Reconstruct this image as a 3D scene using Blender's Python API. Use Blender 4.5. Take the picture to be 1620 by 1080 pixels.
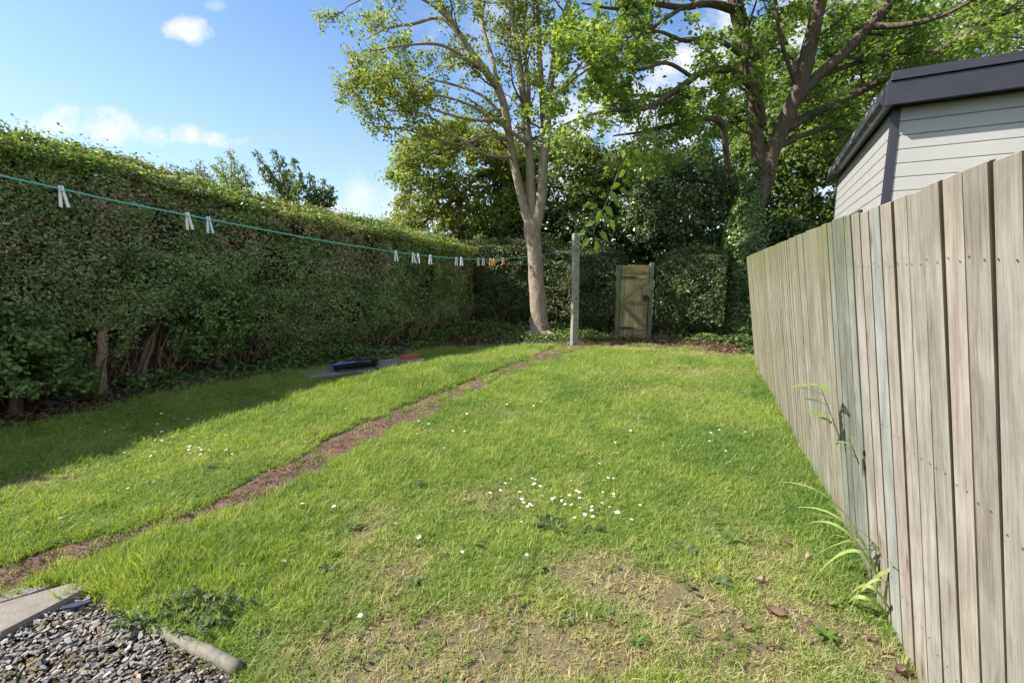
import bpy, math, random
import numpy as np
from mathutils import Vector, Matrix

R = math.radians
random.seed(11)
RNG = np.random.default_rng(11)
for _o in list(bpy.data.objects):
    bpy.data.objects.remove(_o)
SC = bpy.context.scene
COL = SC.collection

# ------------------------------------------------------------------ camera
CAM_H, PITCH, F = 1.5, R(8.4), 720.0
cam = bpy.data.cameras.new('camera')
cam.lens = 16.0; cam.sensor_width = 36.0; cam.sensor_fit = 'HORIZONTAL'
cam.clip_start = 0.05; cam.clip_end = 2000
camo = bpy.data.objects.new('camera', cam); COL.objects.link(camo)
camo.location = (0, 0, CAM_H); camo.rotation_euler = (R(90) - PITCH, 0, 0)
SC.camera = camo

# ------------------------------------------------------------------ light
SUN_H = Vector((0.99, 0.10, 0)).normalized()      # horizontal travel of the light
SUN_EL = R(44)
sun = bpy.data.lights.new('sun', 'SUN'); sun.energy = 4.2; sun.angle = R(0.6); sun.color = (1.0, 0.94, 0.84)
suno = bpy.data.objects.new('sun', sun); COL.objects.link(suno)
Ldir = Vector((SUN_H.x*math.cos(SUN_EL), SUN_H.y*math.cos(SUN_EL), -math.sin(SUN_EL)))
suno.rotation_euler = Ldir.to_track_quat('-Z', 'Y').to_euler()
suno.location = (-8, -2, 12)
world = bpy.data.worlds.new('World'); SC.world = world; world.use_nodes = True

def ray(u, v):
    a = (u-810)/F; b = (540-v)/F
    return Vector((a, math.cos(PITCH)+math.sin(PITCH)*b, -math.sin(PITCH)+math.cos(PITCH)*b))
def P(u, v, z=0.0):
    d = ray(u, v); t = (z-CAM_H)/d.z
    return Vector((d.x*t, d.y*t, z))
def at(u, v, Y):
    d = ray(u, v); t = Y/d.y
    return Vector((d.x*t, Y, CAM_H+d.z*t))

def build_world():
    nt = world.node_tree; nt.nodes.clear(); N = nt.nodes.new; L = nt.links.new
    out = N('ShaderNodeOutputWorld'); bg = N('ShaderNodeBackground'); bg.inputs['Strength'].default_value = 0.15
    sky = N('ShaderNodeTexSky'); sky.sky_type = 'NISHITA'; sky.sun_disc = False
    sky.sun_elevation = SUN_EL
    S = -SUN_H
    sky.sun_rotation = math.atan2(S.x, S.y)
    sky.altitude = 0; sky.air_density = 1.0; sky.dust_density = 0.6; sky.ozone_density = 2.2
    hs = N('ShaderNodeHueSaturation'); hs.inputs['Saturation'].default_value = 1.12; hs.inputs['Value'].default_value = 0.68
    L(sky.outputs[0], hs.inputs['Color'])
    tc = N('ShaderNodeTexCoord'); sep = N('ShaderNodeSeparateXYZ'); L(tc.outputs['Generated'], sep.inputs[0])
    def M(op, a, b=None, clamp=False):
        n = N('ShaderNodeMath'); n.operation = op; n.use_clamp = clamp
        for i, q in enumerate((a, b)):
            if q is None: continue
            if isinstance(q, (int, float)): n.inputs[i].default_value = q
            else: L(q, n.inputs[i])
        return n.outputs[0]
    ys = M('MAXIMUM', sep.outputs[1], 0.02)
    gx = M('DIVIDE', sep.outputs[0], ys); gz_ = M('DIVIDE', sep.outputs[2], ys)
    comb = N('ShaderNodeCombineXYZ'); L(gx, comb.inputs[0]); L(gz_, comb.inputs[1])
    nz = N('ShaderNodeTexNoise'); nz.inputs['Scale'].default_value = 13; nz.inputs['Detail'].default_value = 8; nz.inputs['Roughness'].default_value = 0.62
    L(comb.outputs[0], nz.inputs['Vector'])
    nv = M('MULTIPLY', M('SUBTRACT', nz.outputs[0], 0.47), 7.0)
    total = None
    for (u, v, w, h, s) in ((150,196,75,30,1), (118,203,110,18,.8), (275,214,48,17,.95), (350,222,45,14,.95), (303,48,42,20,.9), (345,8,22,12,.35), (600,350,120,72,.8), (575,305,60,26,.55),
                             (960,250,200,150,1), (1180,190,260,190,1), (1450,40,340,170,1), (40,210,60,26,.3),(820,60,140,90,.35),(700,335,90,60,.6)):
        d = ray(u, v); cx, cz = d.x/d.y, d.z/d.y
        e = (ray(u+w, v).x/ray(u+w, v).y)-cx; f = (ray(u, v-h).z/ray(u, v-h).y)-cz
        ax = M('DIVIDE', M('SUBTRACT', gx, cx), e); az = M('DIVIDE', M('SUBTRACT', gz_, cz), f)
        r2 = M('ADD', M('MULTIPLY', ax, ax), M('MULTIPLY', az, az))
        k = M('MULTIPLY', M('ADD', M('SUBTRACT', 1.0, r2), nv), 0.6, True)
        fall = M('MULTIPLY', M('SUBTRACT', 2.4, r2), 0.6, True)
        k = M('MULTIPLY', M('MULTIPLY', k, s), fall)
        total = k if total is None else M('MAXIMUM', total, k)
    # a gentle hazy whitening near the horizon all round and unseen white cloud added behind the camera as fill light
    n2 = N('ShaderNodeTexNoise'); n2.inputs['Scale'].default_value = 2.2; n2.inputs['Detail'].default_value = 6
    L(tc.outputs['Generated'], n2.inputs['Vector'])
    back = M('MULTIPLY', M('SUBTRACT', n2.outputs[0], 0.36), 3.2, True)
    behind = M('MULTIPLY', sep.outputs[1], -4.0, True)
    total = M('MAXIMUM', total, M('MULTIPLY', back, behind))
    hz = M('MULTIPLY', M('SUBTRACT', 0.42, M('ABSOLUTE', sep.outputs[2])), 1.25, True)
    mix0 = N('ShaderNodeMixRGB'); L(hz, mix0.inputs[0]); L(hs.outputs[0], mix0.inputs[1]); mix0.inputs[2].default_value = (1.95, 2.35, 2.8, 1)
    mix = N('ShaderNodeMixRGB'); L(total, mix.inputs[0]); L(mix0.outputs[0], mix.inputs[1]); mix.inputs[2].default_value = (2.95, 3.0, 3.08, 1)
    L(mix.outputs[0], bg.inputs['Color']); L(bg.outputs[0], out.inputs['Surface'])
build_world()
SC.view_settings.view_transform = 'Standard'; SC.view_settings.look = 'None'
SC.view_settings.gamma = 1; SC.view_settings.use_curve_mapping = False
SC.view_settings.exposure = 1.2
SC.cycles.use_denoising = True
SC.cycles.max_bounces = 9; SC.cycles.diffuse_bounces = 5; SC.cycles.glossy_bounces = 2
SC.cycles.transmission_bounces = 4; SC.cycles.transparent_max_bounces = 4
SC.cycles.use_adaptive_sampling = True; SC.cycles.adaptive_threshold = 0.015
SC.cycles.caustics_reflective = False; SC.cycles.caustics_refractive = False

# ------------------------------------------------------------------ helpers
def vnoise(p, seed=0):
    p = np.asarray(p, float); i = np.floor(p).astype(np.int64); f = p-i; f = f*f*(3-2*f)
    def h(a, b, c):
        n = (a*374761393 + b*668265263 + c*2147483647*7 + seed*974634777) & 0xffffffff
        n = ((n ^ (n >> 13))*1274126177) & 0xffffffff
        n = ((n ^ (n >> 15))*2246822519) & 0xffffffff
        return ((n ^ (n >> 16)) & 0xffffff)/float(0xffffff)
    x, y, z = i[..., 0], i[..., 1], i[..., 2]; r = 0
    for dx in (0, 1):
        for dy in (0, 1):
            for dz in (0, 1):
                w = (f[..., 0] if dx else 1-f[..., 0])*(f[..., 1] if dy else 1-f[..., 1])*(f[..., 2] if dz else 1-f[..., 2])
                r = r + w*h(x+dx, y+dy, z+dz)
    return r
def fbm(p, seed=0, oct=3):
    p = np.asarray(p, float); s = 0; a = 1; t = 0
    for k in range(oct):
        s = s + a*vnoise(p*(2**k), seed+k*17); t += a; a *= .5
    return s/t
def n2(x, y, sc, seed=0, oct=3):
    x = np.asarray(x, float); y = np.asarray(y, float)
    return fbm(np.stack([x*sc, y*sc, np.zeros_like(x)+.37], -1), seed, oct)

def tag(o, label=None, cat=None, group=None, kind=None):
    if label: o['label'] = label
    if cat: o['category'] = cat
    if group: o['group'] = group
    if kind: o['kind'] = kind
    return o
def empty(name, loc, label, cat, group=None, rz=0):
    o = bpy.data.objects.new(name, None); COL.objects.link(o); o.location = loc; o.rotation_euler = (0, 0, rz)
    o.empty_display_size = .1
    tag(o, label, cat, group); return o
def link(name, me, mat=None, parent=None, world_coords=True):
    """world_coords: mesh is in world space, child of an unrotated empty"""
    o = bpy.data.objects.new(name, me); COL.objects.link(o)
    if mat and not me.materials: me.materials.append(mat)
    if parent:
        o.parent = parent
        if world_coords:
            o.matrix_parent_inverse = root_mat(parent).inverted()
    return o
def root_mat(o):
    m = Matrix.Translation(o.location) @ o.rotation_euler.to_matrix().to_4x4()
    if o.parent: m = root_mat(o.parent) @ o.matrix_parent_inverse @ m
    return m
def mesh_np(name, V, faces_flat, nper, col=None, smooth=False):
    me = bpy.data.meshes.new(name); V = np.asarray(V, np.float32); faces_flat = np.asarray(faces_flat, np.int32).ravel()
    nf = len(faces_flat)//nper
    me.vertices.add(len(V)); me.vertices.foreach_set('co', V.ravel())
    me.loops.add(len(faces_flat)); me.loops.foreach_set('vertex_index', faces_flat)
    me.polygons.add(nf); me.polygons.foreach_set('loop_start', np.arange(0, nf*nper, nper, dtype=np.int32))
    if smooth: me.polygons.foreach_set('use_smooth', np.ones(nf, bool))
    if col is not None:
        a = me.attributes.new('Col', 'FLOAT_COLOR', 'POINT')
        c = np.ones((len(V), 4), np.float32); c[:, :3] = col; a.data.foreach_set('color', c.ravel())
    me.update(calc_edges=True); me.validate(); return me

class MB:
    def __init__(s): s.v = []; s.f = []; s.m = []; s.sm = []
    def add(s, vs, fs, mi=0, smooth=False):
        n = len(s.v); s.v += [tuple(q) for q in vs]; s.f += [tuple(i+n for i in f) for f in fs]
        s.m += [mi]*len(fs); s.sm += [smooth]*len(fs); return s
    def box(s, lo, hi, M=None, mi=0, jit=0, chamfer=0):
        x0, y0, z0 = lo; x1, y1, z1 = hi
        if chamfer:
            c = chamfer
            ring = [(x0+c, y0), (x1-c, y0), (x1, y0+c), (x1, y1-c), (x1-c, y1), (x0+c, y1), (x0, y1-c), (x0, y0+c)]
            vs = []
            cx, cy = (x0+x1)/2, (y0+y1)/2
            for z, k in ((z0, c), (z0+c, 0), (z1-c, 0), (z1, c)):
                for (x, y) in ring:
                    vs.append((x-k*np.sign(x-cx), y-k*np.sign(y-cy), z))
            fs = [tuple(range(7, -1, -1)), tuple(range(24, 32))]
            for r in range(3):
                for i in range(8):
                    j = (i+1) % 8; fs.append((r*8+i, r*8+j, r*8+8+j, r*8+8+i))
        else:
            vs = [(x0, y0, z0), (x1, y0, z0), (x1, y1, z0), (x0, y1, z0), (x0, y0, z1), (x1, y0, z1), (x1, y1, z1), (x0, y1, z1)]
            fs = [(3, 2, 1, 0), (4, 5, 6, 7), (0, 1, 5, 4), (1, 2, 6, 5), (2, 3, 7, 6), (3, 0, 4, 7)]
        if jit: vs = [tuple(c+random.uniform(-jit, jit) for c in q) for q in vs]
        if M: vs = [M @ Vector(q) for q in vs]
        return s.add(vs, fs, mi)
    def tube(s, pts, rads, n=8, mi=0, cap=True, wob=0):
        pts = [Vector(p) for p in pts]
        if isinstance(rads, (int, float)): rads = [rads]*len(pts)
        vs = []; prev = None
        for i, p in enumerate(pts):
            t = (pts[min(i+1, len(pts)-1)]-pts[max(i-1, 0)])
            if t.length < 1e-9: t = Vector((0, 0, 1))
            t.normalize()
            if prev is None:
                a = t.cross(Vector((0.3, 1, 0.2)));
                if a.length < 1e-3: a = t.cross(Vector((1, 0, 0)))
            else: a = prev - t*prev.dot(t)
            a.normalize(); prev = a; b = t.cross(a)
            for k in range(n):
                an = 2*math.pi*k/n; rr = rads[i]*(1+(wob*math.sin(3*an+i*.7)+wob*.6*math.sin(5*an-i*1.3) if wob else 0))
                vs.append(p+a*math.cos(an)*rr+b*math.sin(an)*rr)
        fs = []
        for i in range(len(pts)-1):
            for k in range(n):
                j = (k+1) % n; fs.append((i*n+k, i*n+j, i*n+n+j, i*n+n+k))
        m = len(pts)*n
        if cap: fs += [tuple(range(n-1, -1, -1)), tuple(range(m-n, m))]
        return s.add(vs, fs, mi, True)
    def strip(s, pts, widths, side, nrm=None, fold=0.0, mi=0):
        """a leaf blade: centre line pts, half widths, side vector; folded along its rib"""
        vs = []
        for i, p in enumerate(pts):
            t = (pts[min(i+1, len(pts)-1)]-pts[max(i-1, 0)]).normalized()
            u = t.cross(side).normalized(); w = widths[i]
            vs += [p-side*w+u*w*fold, p, p+side*w+u*w*fold]
        fs = []
        for i in range(len(pts)-1):
            a = i*3; fs += [(a, a+1, a+4, a+3), (a+1, a+2, a+5, a+4)]
        return s.add(vs, fs, mi, True)
    def mesh(s, name, mats=()):
        me = bpy.data.meshes.new(name); me.from_pydata([tuple(v) for v in s.v], [], s.f)
        me.polygons.foreach_set('material_index', s.m); me.polygons.foreach_set('use_smooth', s.sm)
        for m in mats: me.materials.append(m)
        me.update(); return me
    def build(s, name, mat, parent=None, world_coords=True):
        mats = mat if isinstance(mat, (list, tuple)) else [mat]
        return link(name, s.mesh(name, mats), None, parent, world_coords)

def smooth_path(pts, n=6):
    """Catmull-Rom through tuples of any length"""
    a = [np.array(p, float) for p in pts]; a = [2*a[0]-a[1]]+a+[2*a[-1]-a[-2]]; out = []
    for i in range(1, len(a)-2):
        for k in range(n):
            t = k/n; p0, p1, p2, p3 = a[i-1:i+3]
            out.append(.5*((2*p1)+(-p0+p2)*t+(2*p0-5*p1+4*p2-p3)*t*t+(-p0+3*p1-3*p2+p3)*t**3))
    out.append(a[-2]); return out

# ------------------------------------------------------------------ materials
def newmat(name):
    m = bpy.data.materials.new(name); m.use_nodes = True; nt = m.node_tree
    b = nt.nodes['Principled BSDF']; return m, nt, b, nt.nodes.new, nt.links.new
def ramp(N, L, src, stops):
    r = N('ShaderNodeValToRGB'); L(src, r.inputs[0]); e = r.color_ramp.elements
    while len(e) < len(stops): e.new(.5)
    for i, (p, c) in enumerate(stops):
        e[i].position = p; e[i].color = (*c, 1)
    return r.outputs[0]
def noise(N, L, vec, scale, detail=4, rough=.55, dist=0):
    n = N('ShaderNodeTexNoise'); n.inputs['Scale'].default_value = scale; n.inputs['Detail'].default_value = detail
    n.inputs['Roughness'].default_value = rough; n.inputs['Distortion'].default_value = dist
    if vec is not None: L(vec, n.inputs['Vector'])
    return n.outputs[0]
def mapping(N, L, src, scale=(1, 1, 1), loc=(0, 0, 0)):
    m = N('ShaderNodeMapping'); m.inputs['Scale'].default_value = scale; m.inputs['Location'].default_value = loc
    L(src, m.inputs['Vector']); return m.outputs[0]
def bump(N, L, b, h, strength=.5, dist=.01):
    bn = N('ShaderNodeBump'); bn.inputs['Strength'].default_value = strength; bn.inputs['Distance'].default_value = dist
    L(h, bn.inputs['Height']); L(bn.outputs[0], b.inputs['Normal'])
def mixc(N, L, mode, f, a, b):
    m = N('ShaderNodeMixRGB'); m.blend_type = mode
    for i, q in zip((0, 1, 2), (f, a, b)):
        if isinstance(q, (int, float)): m.inputs[i].default_value = q
        elif isinstance(q, tuple): m.inputs[i].default_value = (*q, 1)
        else: L(q, m.inputs[i])
    return m.outputs[0]

def leaf_mat(name, trans=.4, rough=.5, spec=.4, attr='GEOMETRY', tcol=(1.25, 1.35, .45)):
    m, nt, b, N, L = newmat(name)
    a = N('ShaderNodeAttribute'); a.attribute_name = 'Col'; a.attribute_type = attr
    L(a.outputs['Color'], b.inputs['Base Color']); b.inputs['Roughness'].default_value = rough
    b.inputs['Specular IOR Level'].default_value = spec
    tr = N('ShaderNodeBsdfTranslucent'); L(mixc(N, L, 'MULTIPLY', 1.0, a.outputs['Color'], tcol), tr.inputs['Color'])
    mx = N('ShaderNodeMixShader'); mx.inputs[0].default_value = trans
    L(b.outputs[0], mx.inputs[1]); L(tr.outputs[0], mx.inputs[2])
    L(mx.outputs[0], nt.nodes['Material Output'].inputs['Surface']); return m
def plant_mat(name, col, trans=.35, rough=.5, var=.3, tcol=(1.3, 1.4, .5)):
    m, nt, b, N, L = newmat(name)
    g = N('ShaderNodeNewGeometry'); nz = noise(N, L, g.outputs['Position'], 25, 3)
    c2 = tuple(min(1, c*(1+var)) for c in col); c1 = tuple(c*(1-var) for c in col)
    c = ramp(N, L, nz, [(.3, c1), (.7, c2)])
    L(c, b.inputs['Base Color']); b.inputs['Roughness'].default_value = rough
    tr = N('ShaderNodeBsdfTranslucent'); L(mixc(N, L, 'MULTIPLY', 1.0, c, tcol), tr.inputs['Color'])
    mx = N('ShaderNodeMixShader'); mx.inputs[0].default_value = trans
    L(b.outputs[0], mx.inputs[1]); L(tr.outputs[0], mx.inputs[2])
    L(mx.outputs[0], nt.nodes['Material Output'].inputs['Surface']); return m
def bark_mat(name, c1, c2, c3, scale=1.0, green=.3):
    m, nt, b, N, L = newmat(name); g = N('ShaderNodeNewGeometry')
    v = mapping(N, L, g.outputs['Position'], (9*scale, 9*scale, 2.2*scale))
    nz = noise(N, L, v, 3.0, 8, .7, .4); big = noise(N, L, g.outputs['Position'], 1.6*scale, 4, .6)
    c = ramp(N, L, nz, [(.3, c1), (.52, c2), (.75, c3)])
    gm = ramp(N, L, big, [(.52, (0, 0, 0)), (.72, (green,)*3)])
    c = mixc(N, L, 'MIX', gm, c, (.10, .12, .045))
    L(c, b.inputs['Base Color']); b.inputs['Roughness'].default_value = .9; b.inputs['Specular IOR Level'].default_value = .2
    vo = N('ShaderNodeTexVoronoi'); vo.feature = 'DISTANCE_TO_EDGE'; vo.inputs['Scale'].default_value = 4; L(v, vo.inputs['Vector'])
    h = mixc(N, L, 'MULTIPLY', .6, nz, vo.outputs['Distance'])
    bump(N, L, b, h, .9, .03); return m
def wood_mat(name, dark, mid, light, green=(.16, .17, .08), gtop=0.0, axis='Z', bumpd=.003):
    """weathered boards; grain runs along local axis; obj.color tints each board"""
    m, nt, b, N, L = newmat(name); tc = N('ShaderNodeTexCoord'); oi = N('ShaderNodeObjectInfo')
    add = N('ShaderNodeVectorMath'); add.operation = 'ADD'; L(tc.outputs['Object'], add.inputs[0])
    rv = N('ShaderNodeCombineXYZ')
    mm = N('ShaderNodeMath'); mm.operation = 'MULTIPLY'; L(oi.outputs['Random'], mm.inputs[0]); mm.inputs[1].default_value = 37.0
    for i in range(3): L(mm.outputs[0], rv.inputs[i])
    L(rv.outputs[0], add.inputs[1])
    sc = {'Z': (26, 26, 1.3), 'X': (1.3, 26, 26), 'Y': (26, 1.3, 26)}[axis]
    v = mapping(N, L, add.outputs[0], sc)
    fine = noise(N, L, mapping(N, L, add.outputs[0], tuple(q*3.2 for q in sc)), 1.5, 5, .6)
    gr = noise(N, L, v, 1.0, 8, .65, .9); st = noise(N, L, add.outputs[0], 3.5, 5, .6)
    c = ramp(N, L, gr, [(.25, dark), (.48, mid), (.72, light)])
    c = mixc(N, L, 'MULTIPLY', .75, c, ramp(N, L, fine, [(.32, (.62, .6, .57)), (.5, (1, 1, 1)), (.7, (1.15, 1.15, 1.15))]))
    bl = noise(N, L, mapping(N, L, add.outputs[0], (7, 7, 1.6) if axis == 'Z' else (4, 4, 4)), 1.3, 6, .7, .5)
    c = mixc(N, L, 'MULTIPLY', .8, c, ramp(N, L, bl, [(.36, (.72, .66, .62)), (.5, (1, 1, 1)), (.66, (1.16, 1.17, 1.18))]))
    c = mixc(N, L, 'MULTIPLY', .7, c, ramp(N, L, st, [(.3, (.68, .64, .6)), (.62, (1.08, 1.05, 1.02))]))
    # knots
    vo = N('ShaderNodeTexVoronoi'); vo.inputs['Scale'].default_value = 1.0
    ks = {'Z': (9, 9, 2.6), 'X': (2.6, 9, 9), 'Y': (9, 2.6, 9)}[axis]
    L(mapping(N, L, add.outputs[0], ks), vo.inputs['Vector'])
    kn = ramp(N, L, vo.outputs['Distance'], [(.05, (.22, .16, .11)), (.09, (.6, .52, .45)), (.17, (1, 1, 1))])
    c = mixc(N, L, 'MULTIPLY', .8, c, kn)
    if gtop:
        sp = N('ShaderNodeSeparateXYZ'); L(tc.outputs['Object'], sp.inputs[0])
        z0 = ramp(N, L, sp.outputs[2], [(0.0, (1, 1, 1)), (.22, (0, 0, 0))])
        d = N('ShaderNodeMath'); d.operation = 'SUBTRACT'; L(sp.outputs[2], d.inputs[0]); d.inputs[1].default_value = 1.0
        z1 = ramp(N, L, d.outputs[0], [(.35, (0, 0, 0)), (.78, (1, 1, 1))])
        zz = mixc(N, L, 'ADD', 1.0, z0, z1)
        f = mixc(N, L, 'MULTIPLY', 1.0, zz, ramp(N, L, st, [(.35, (.2, .2, .2)), (.6, (gtop,)*3)]))
        c = mixc(N, L, 'MIX', f, c, green)
    c = mixc(N, L, 'MULTIPLY', 1.0, c, oi.outputs['Color'])
    L(c, b.inputs['Base Color']); b.inputs['Roughness'].default_value = .85; b.inputs['Specular IOR Level'].default_value = .25
    bump(N, L, b, mixc(N, L, 'MULTIPLY', .5, gr, fine), .6, bumpd); return m
def stone_mat(name, c1, c2, scale=8, rough=.9, moss=None, mossamt=.5, d=.006):
    m, nt, b, N, L = newmat(name); g = N('ShaderNodeNewGeometry')
    a = noise(N, L, g.outputs['Position'], scale, 8, .7); f = noise(N, L, g.outputs['Position'], scale*14, 4, .7)
    c = ramp(N, L, a, [(.3, c1), (.7, c2)])
    c = mixc(N, L, 'MULTIPLY', .6, c, ramp(N, L, f, [(.3, (.5, .5, .5)), (.65, (1.1, 1.1, 1.1))]))
    if moss:
        q = noise(N, L, g.outputs['Position'], scale*.6, 6, .7)
        c = mixc(N, L, 'MIX', ramp(N, L, q, [(.5, (0, 0, 0)), (.62, (mossamt,)*3)]), c, moss)
    L(c, b.inputs['Base Color']); b.inputs['Roughness'].default_value = rough
    bump(N, L, b, mixc(N, L, 'MULTIPLY', .5, a, f), .7, d); return m
def flat_mat(name, col, rough=.5, spec=.5, metal=0, nscale=30, var=.15, bmp=0):
    m, nt, b, N, L = newmat(name); tc = N('ShaderNodeTexCoord'); nz = noise(N, L, tc.outputs['Object'], nscale, 5, .6)
    L(ramp(N, L, nz, [(.3, tuple(c*(1-var) for c in col)), (.7, tuple(min(1, c*(1+var)) for c in col))]), b.inputs['Base Color'])
    b.inputs['Roughness'].default_value = rough; b.inputs['Specular IOR Level'].default_value = spec; b.inputs['Metallic'].default_value = metal
    if bmp: bump(N, L, b, nz, .4, bmp)
    return m

M_leaf_hedge = leaf_mat('hedge_leaf', .28, .45, .35)
M_leaf_tree = leaf_mat('tree_leaf', .5, .5, .3, tcol=(1.2, 1.25, .5))
M_leaf_gloss = leaf_mat('glossy_leaf', .2, .32, .5)
M_leaf_inst = leaf_mat('scattered_leaf', .15, .7, .2, 'INSTANCER', (1.2, .9, .5))
M_grass = leaf_mat('grass_blade', .42, .5, .3, 'INSTANCER', (1.3, 1.32, .55))
M_bark_a = bark_mat('pale_bark', (.15, .115, .085), (.33, .265, .21), (.48, .41, .34), 1.0, .35)
M_bark_b = bark_mat('brown_bark', (.05, .036, .027), (.13, .096, .072), (.24, .185, .14), 1.0, .5)
M_bark_h = bark_mat('hedge_bark', (.14, .085, .05), (.36, .24, .155), (.54, .41, .29), 2.5, .3)
M_twig = bark_mat('twig_bark', (.08, .055, .04), (.16, .12, .09), (.25, .2, .15), 3, .2)
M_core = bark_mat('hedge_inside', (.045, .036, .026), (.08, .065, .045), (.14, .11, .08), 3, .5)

# ------------------------------------------------------------------ ground
def gz(x, y):
    x = np.asarray(x, float); y = np.asarray(y, float)
    b = .20*np.exp(-(((x+.2)/2.2)**2+((y-12.0)/1.25)**2))
    b = b+.045*(n2(x, y, .55, 3, 2)-.5)+.022*(n2(x, y, 2.2, 5, 2)-.5)
    return b
def G(u, v, dz=0):
    p = P(u, v)
    for _ in range(3): p = P(u, v, float(gz(p.x, p.y)))
    return Vector((p.x, p.y, p.z+dz))
def inpoly(x, y, poly):
    x = np.asarray(x); y = np.asarray(y); r = np.zeros(x.shape, bool); n = len(poly)
    for i in range(n):
        x0, y0 = poly[i][:2]; x1, y1 = poly[(i+1) % n][:2]
        c = ((y0 > y) != (y1 > y)) & (x < (x1-x0)*(y-y0)/((y1-y0) or 1e-9)+x0); r ^= c
    return r
def pdist(x, y, line):
    """distance to polyline and parameter"""
    best = np.full(np.shape(x), 1e9)
    for i in range(len(line)-1):
        ax, ay = line[i][:2]; bx, by = line[i+1][:2]; dx, dy = bx-ax, by-ay
        t = np.clip(((x-ax)*dx+(y-ay)*dy)/(dx*dx+dy*dy), 0, 1)
        best = np.minimum(best, np.hypot(x-ax-t*dx, y-ay-t*dy))
    return best
pp = lambda u, v: tuple(P(u, v))[:2]
FA, FDIR = np.array([.917, 0.0]), np.array([.42, 1.0])/math.hypot(.42, 1)      # fence base line
lawn_poly = [pp(-200, 735), pp(0, 690), pp(150, 655), pp(300, 618), pp(480, 592), pp(600, 572), pp(700, 556), pp(800, 550), pp(900, 548), pp(1000, 546), pp(1100, 552), pp(1190, 566),
             (4.15, 7.5), (.94, 0), (.5, -1.2), (-6.2, -1.2)]
gravel_poly = [pp(-60, 1018), pp(0, 996), pp(60, 968), pp(138, 938), pp(172, 952), pp(270, 1004), pp(372, 1064), (-.62, 1.0), (-.62, -1.0), (-3.2, -1.0)]
path_px = [(-60, 940, 74), (40, 905, 66), (150, 868, 48), (215, 843, 30), (290, 823, 24), (345, 806, 30), (400, 778, 34), (450, 752, 30), (500, 728, 26), (560, 694, 24), (610, 671, 20), (660, 650, 19), (710, 628, 14), (765, 604, 11), (815, 582, 9), (860, 566, 8), (900, 553, 9), (960, 545, 9), (1000, 541, 12)]
path_line = []
for (u, v, h) in path_px:
    c = P(u, v); e0 = P(u, v-h*.5); e1 = P(u, v+h*.5)
    w = abs((e0-e1).y)*.42
    path_line.append((c.x, c.y, max(.09, min(.42, w*1.4))))
path_s = smooth_path(path_line, 8)
PX = np.array([p[0] for p in path_s]); PY = np.array([p[1] for p in path_s]); PW = np.array([p[2] for p in path_s])
def path_d(x, y):
    """signed distance beyond the path's edge"""
    x = np.asarray(x, float); y = np.asarray(y, float); best = np.full(x.shape, 9.0)
    for i in range(len(PX)):
        d = np.hypot(x-PX[i], y-PY[i])-PW[i]; best = np.minimum(best, d)
    return best
bare_spots = []
for (u, v, rx, ry, a) in ((700, 1040, .55, .22, 1.0), (560, 1060, .25, .14, .7), (860, 1030, .4, .16, .9), (960, 920, .3, .2, .85), (1080, 960, .3, .25, .7), (620, 900, .3, .3, .5), (590, 830, .22, .3, .45), (1150, 1010, .35, .25, .7),
                          (760, 790, .35, .25, .3), (1200, 880, .25, .5, .4), (1100, 590, 1.2, .5, .35), (1130, 560, .9, .35, .8), (1010, 552, .7, .3, .75), (1250, 960, .2, .4, .6), (1050, 620, .9, .4, .25), (1380, 1040, .12, .25, .8), (850, 560, .3, .3, .4), (80, 760, .3, .15, .4)):
    p = P(u, v); bare_spots.append((p.x, p.y, rx, ry, a))
slab_poly = [tuple(P(486, 600, .03)), tuple(P(545, 604, .03)), tuple(P(615, 586, .03)), tuple(P(676, 572, .03)), tuple(P(650, 562, .03)), tuple(P(560, 572, .03))]
slab_poly = [q[:2] for q in slab_poly]
pave_poly = [tuple(P(u, v))[:2] for (u, v) in [(-120, 1030), (-130, 968), (0, 952), (60, 935), (118, 921), (136, 932), (90, 955), (0, 1001)]]
def bare(x, y):
    b = 0
    for (cx, cy, rx, ry, a) in bare_spots: b = np.maximum(b, a*np.exp(-(((x-cx)/rx)**2+((y-cy)/ry)**2)))
    n = n2(x, y, 4.5, 21, 3); m = n2(x, y, 16, 25, 2)
    return np.clip(b*2.0*(.3+1.4*n)*(.45+1.1*m) + np.clip((n2(x, y, 1.7, 31, 3)-.62)*2, 0, .4), 0, 1)

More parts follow.
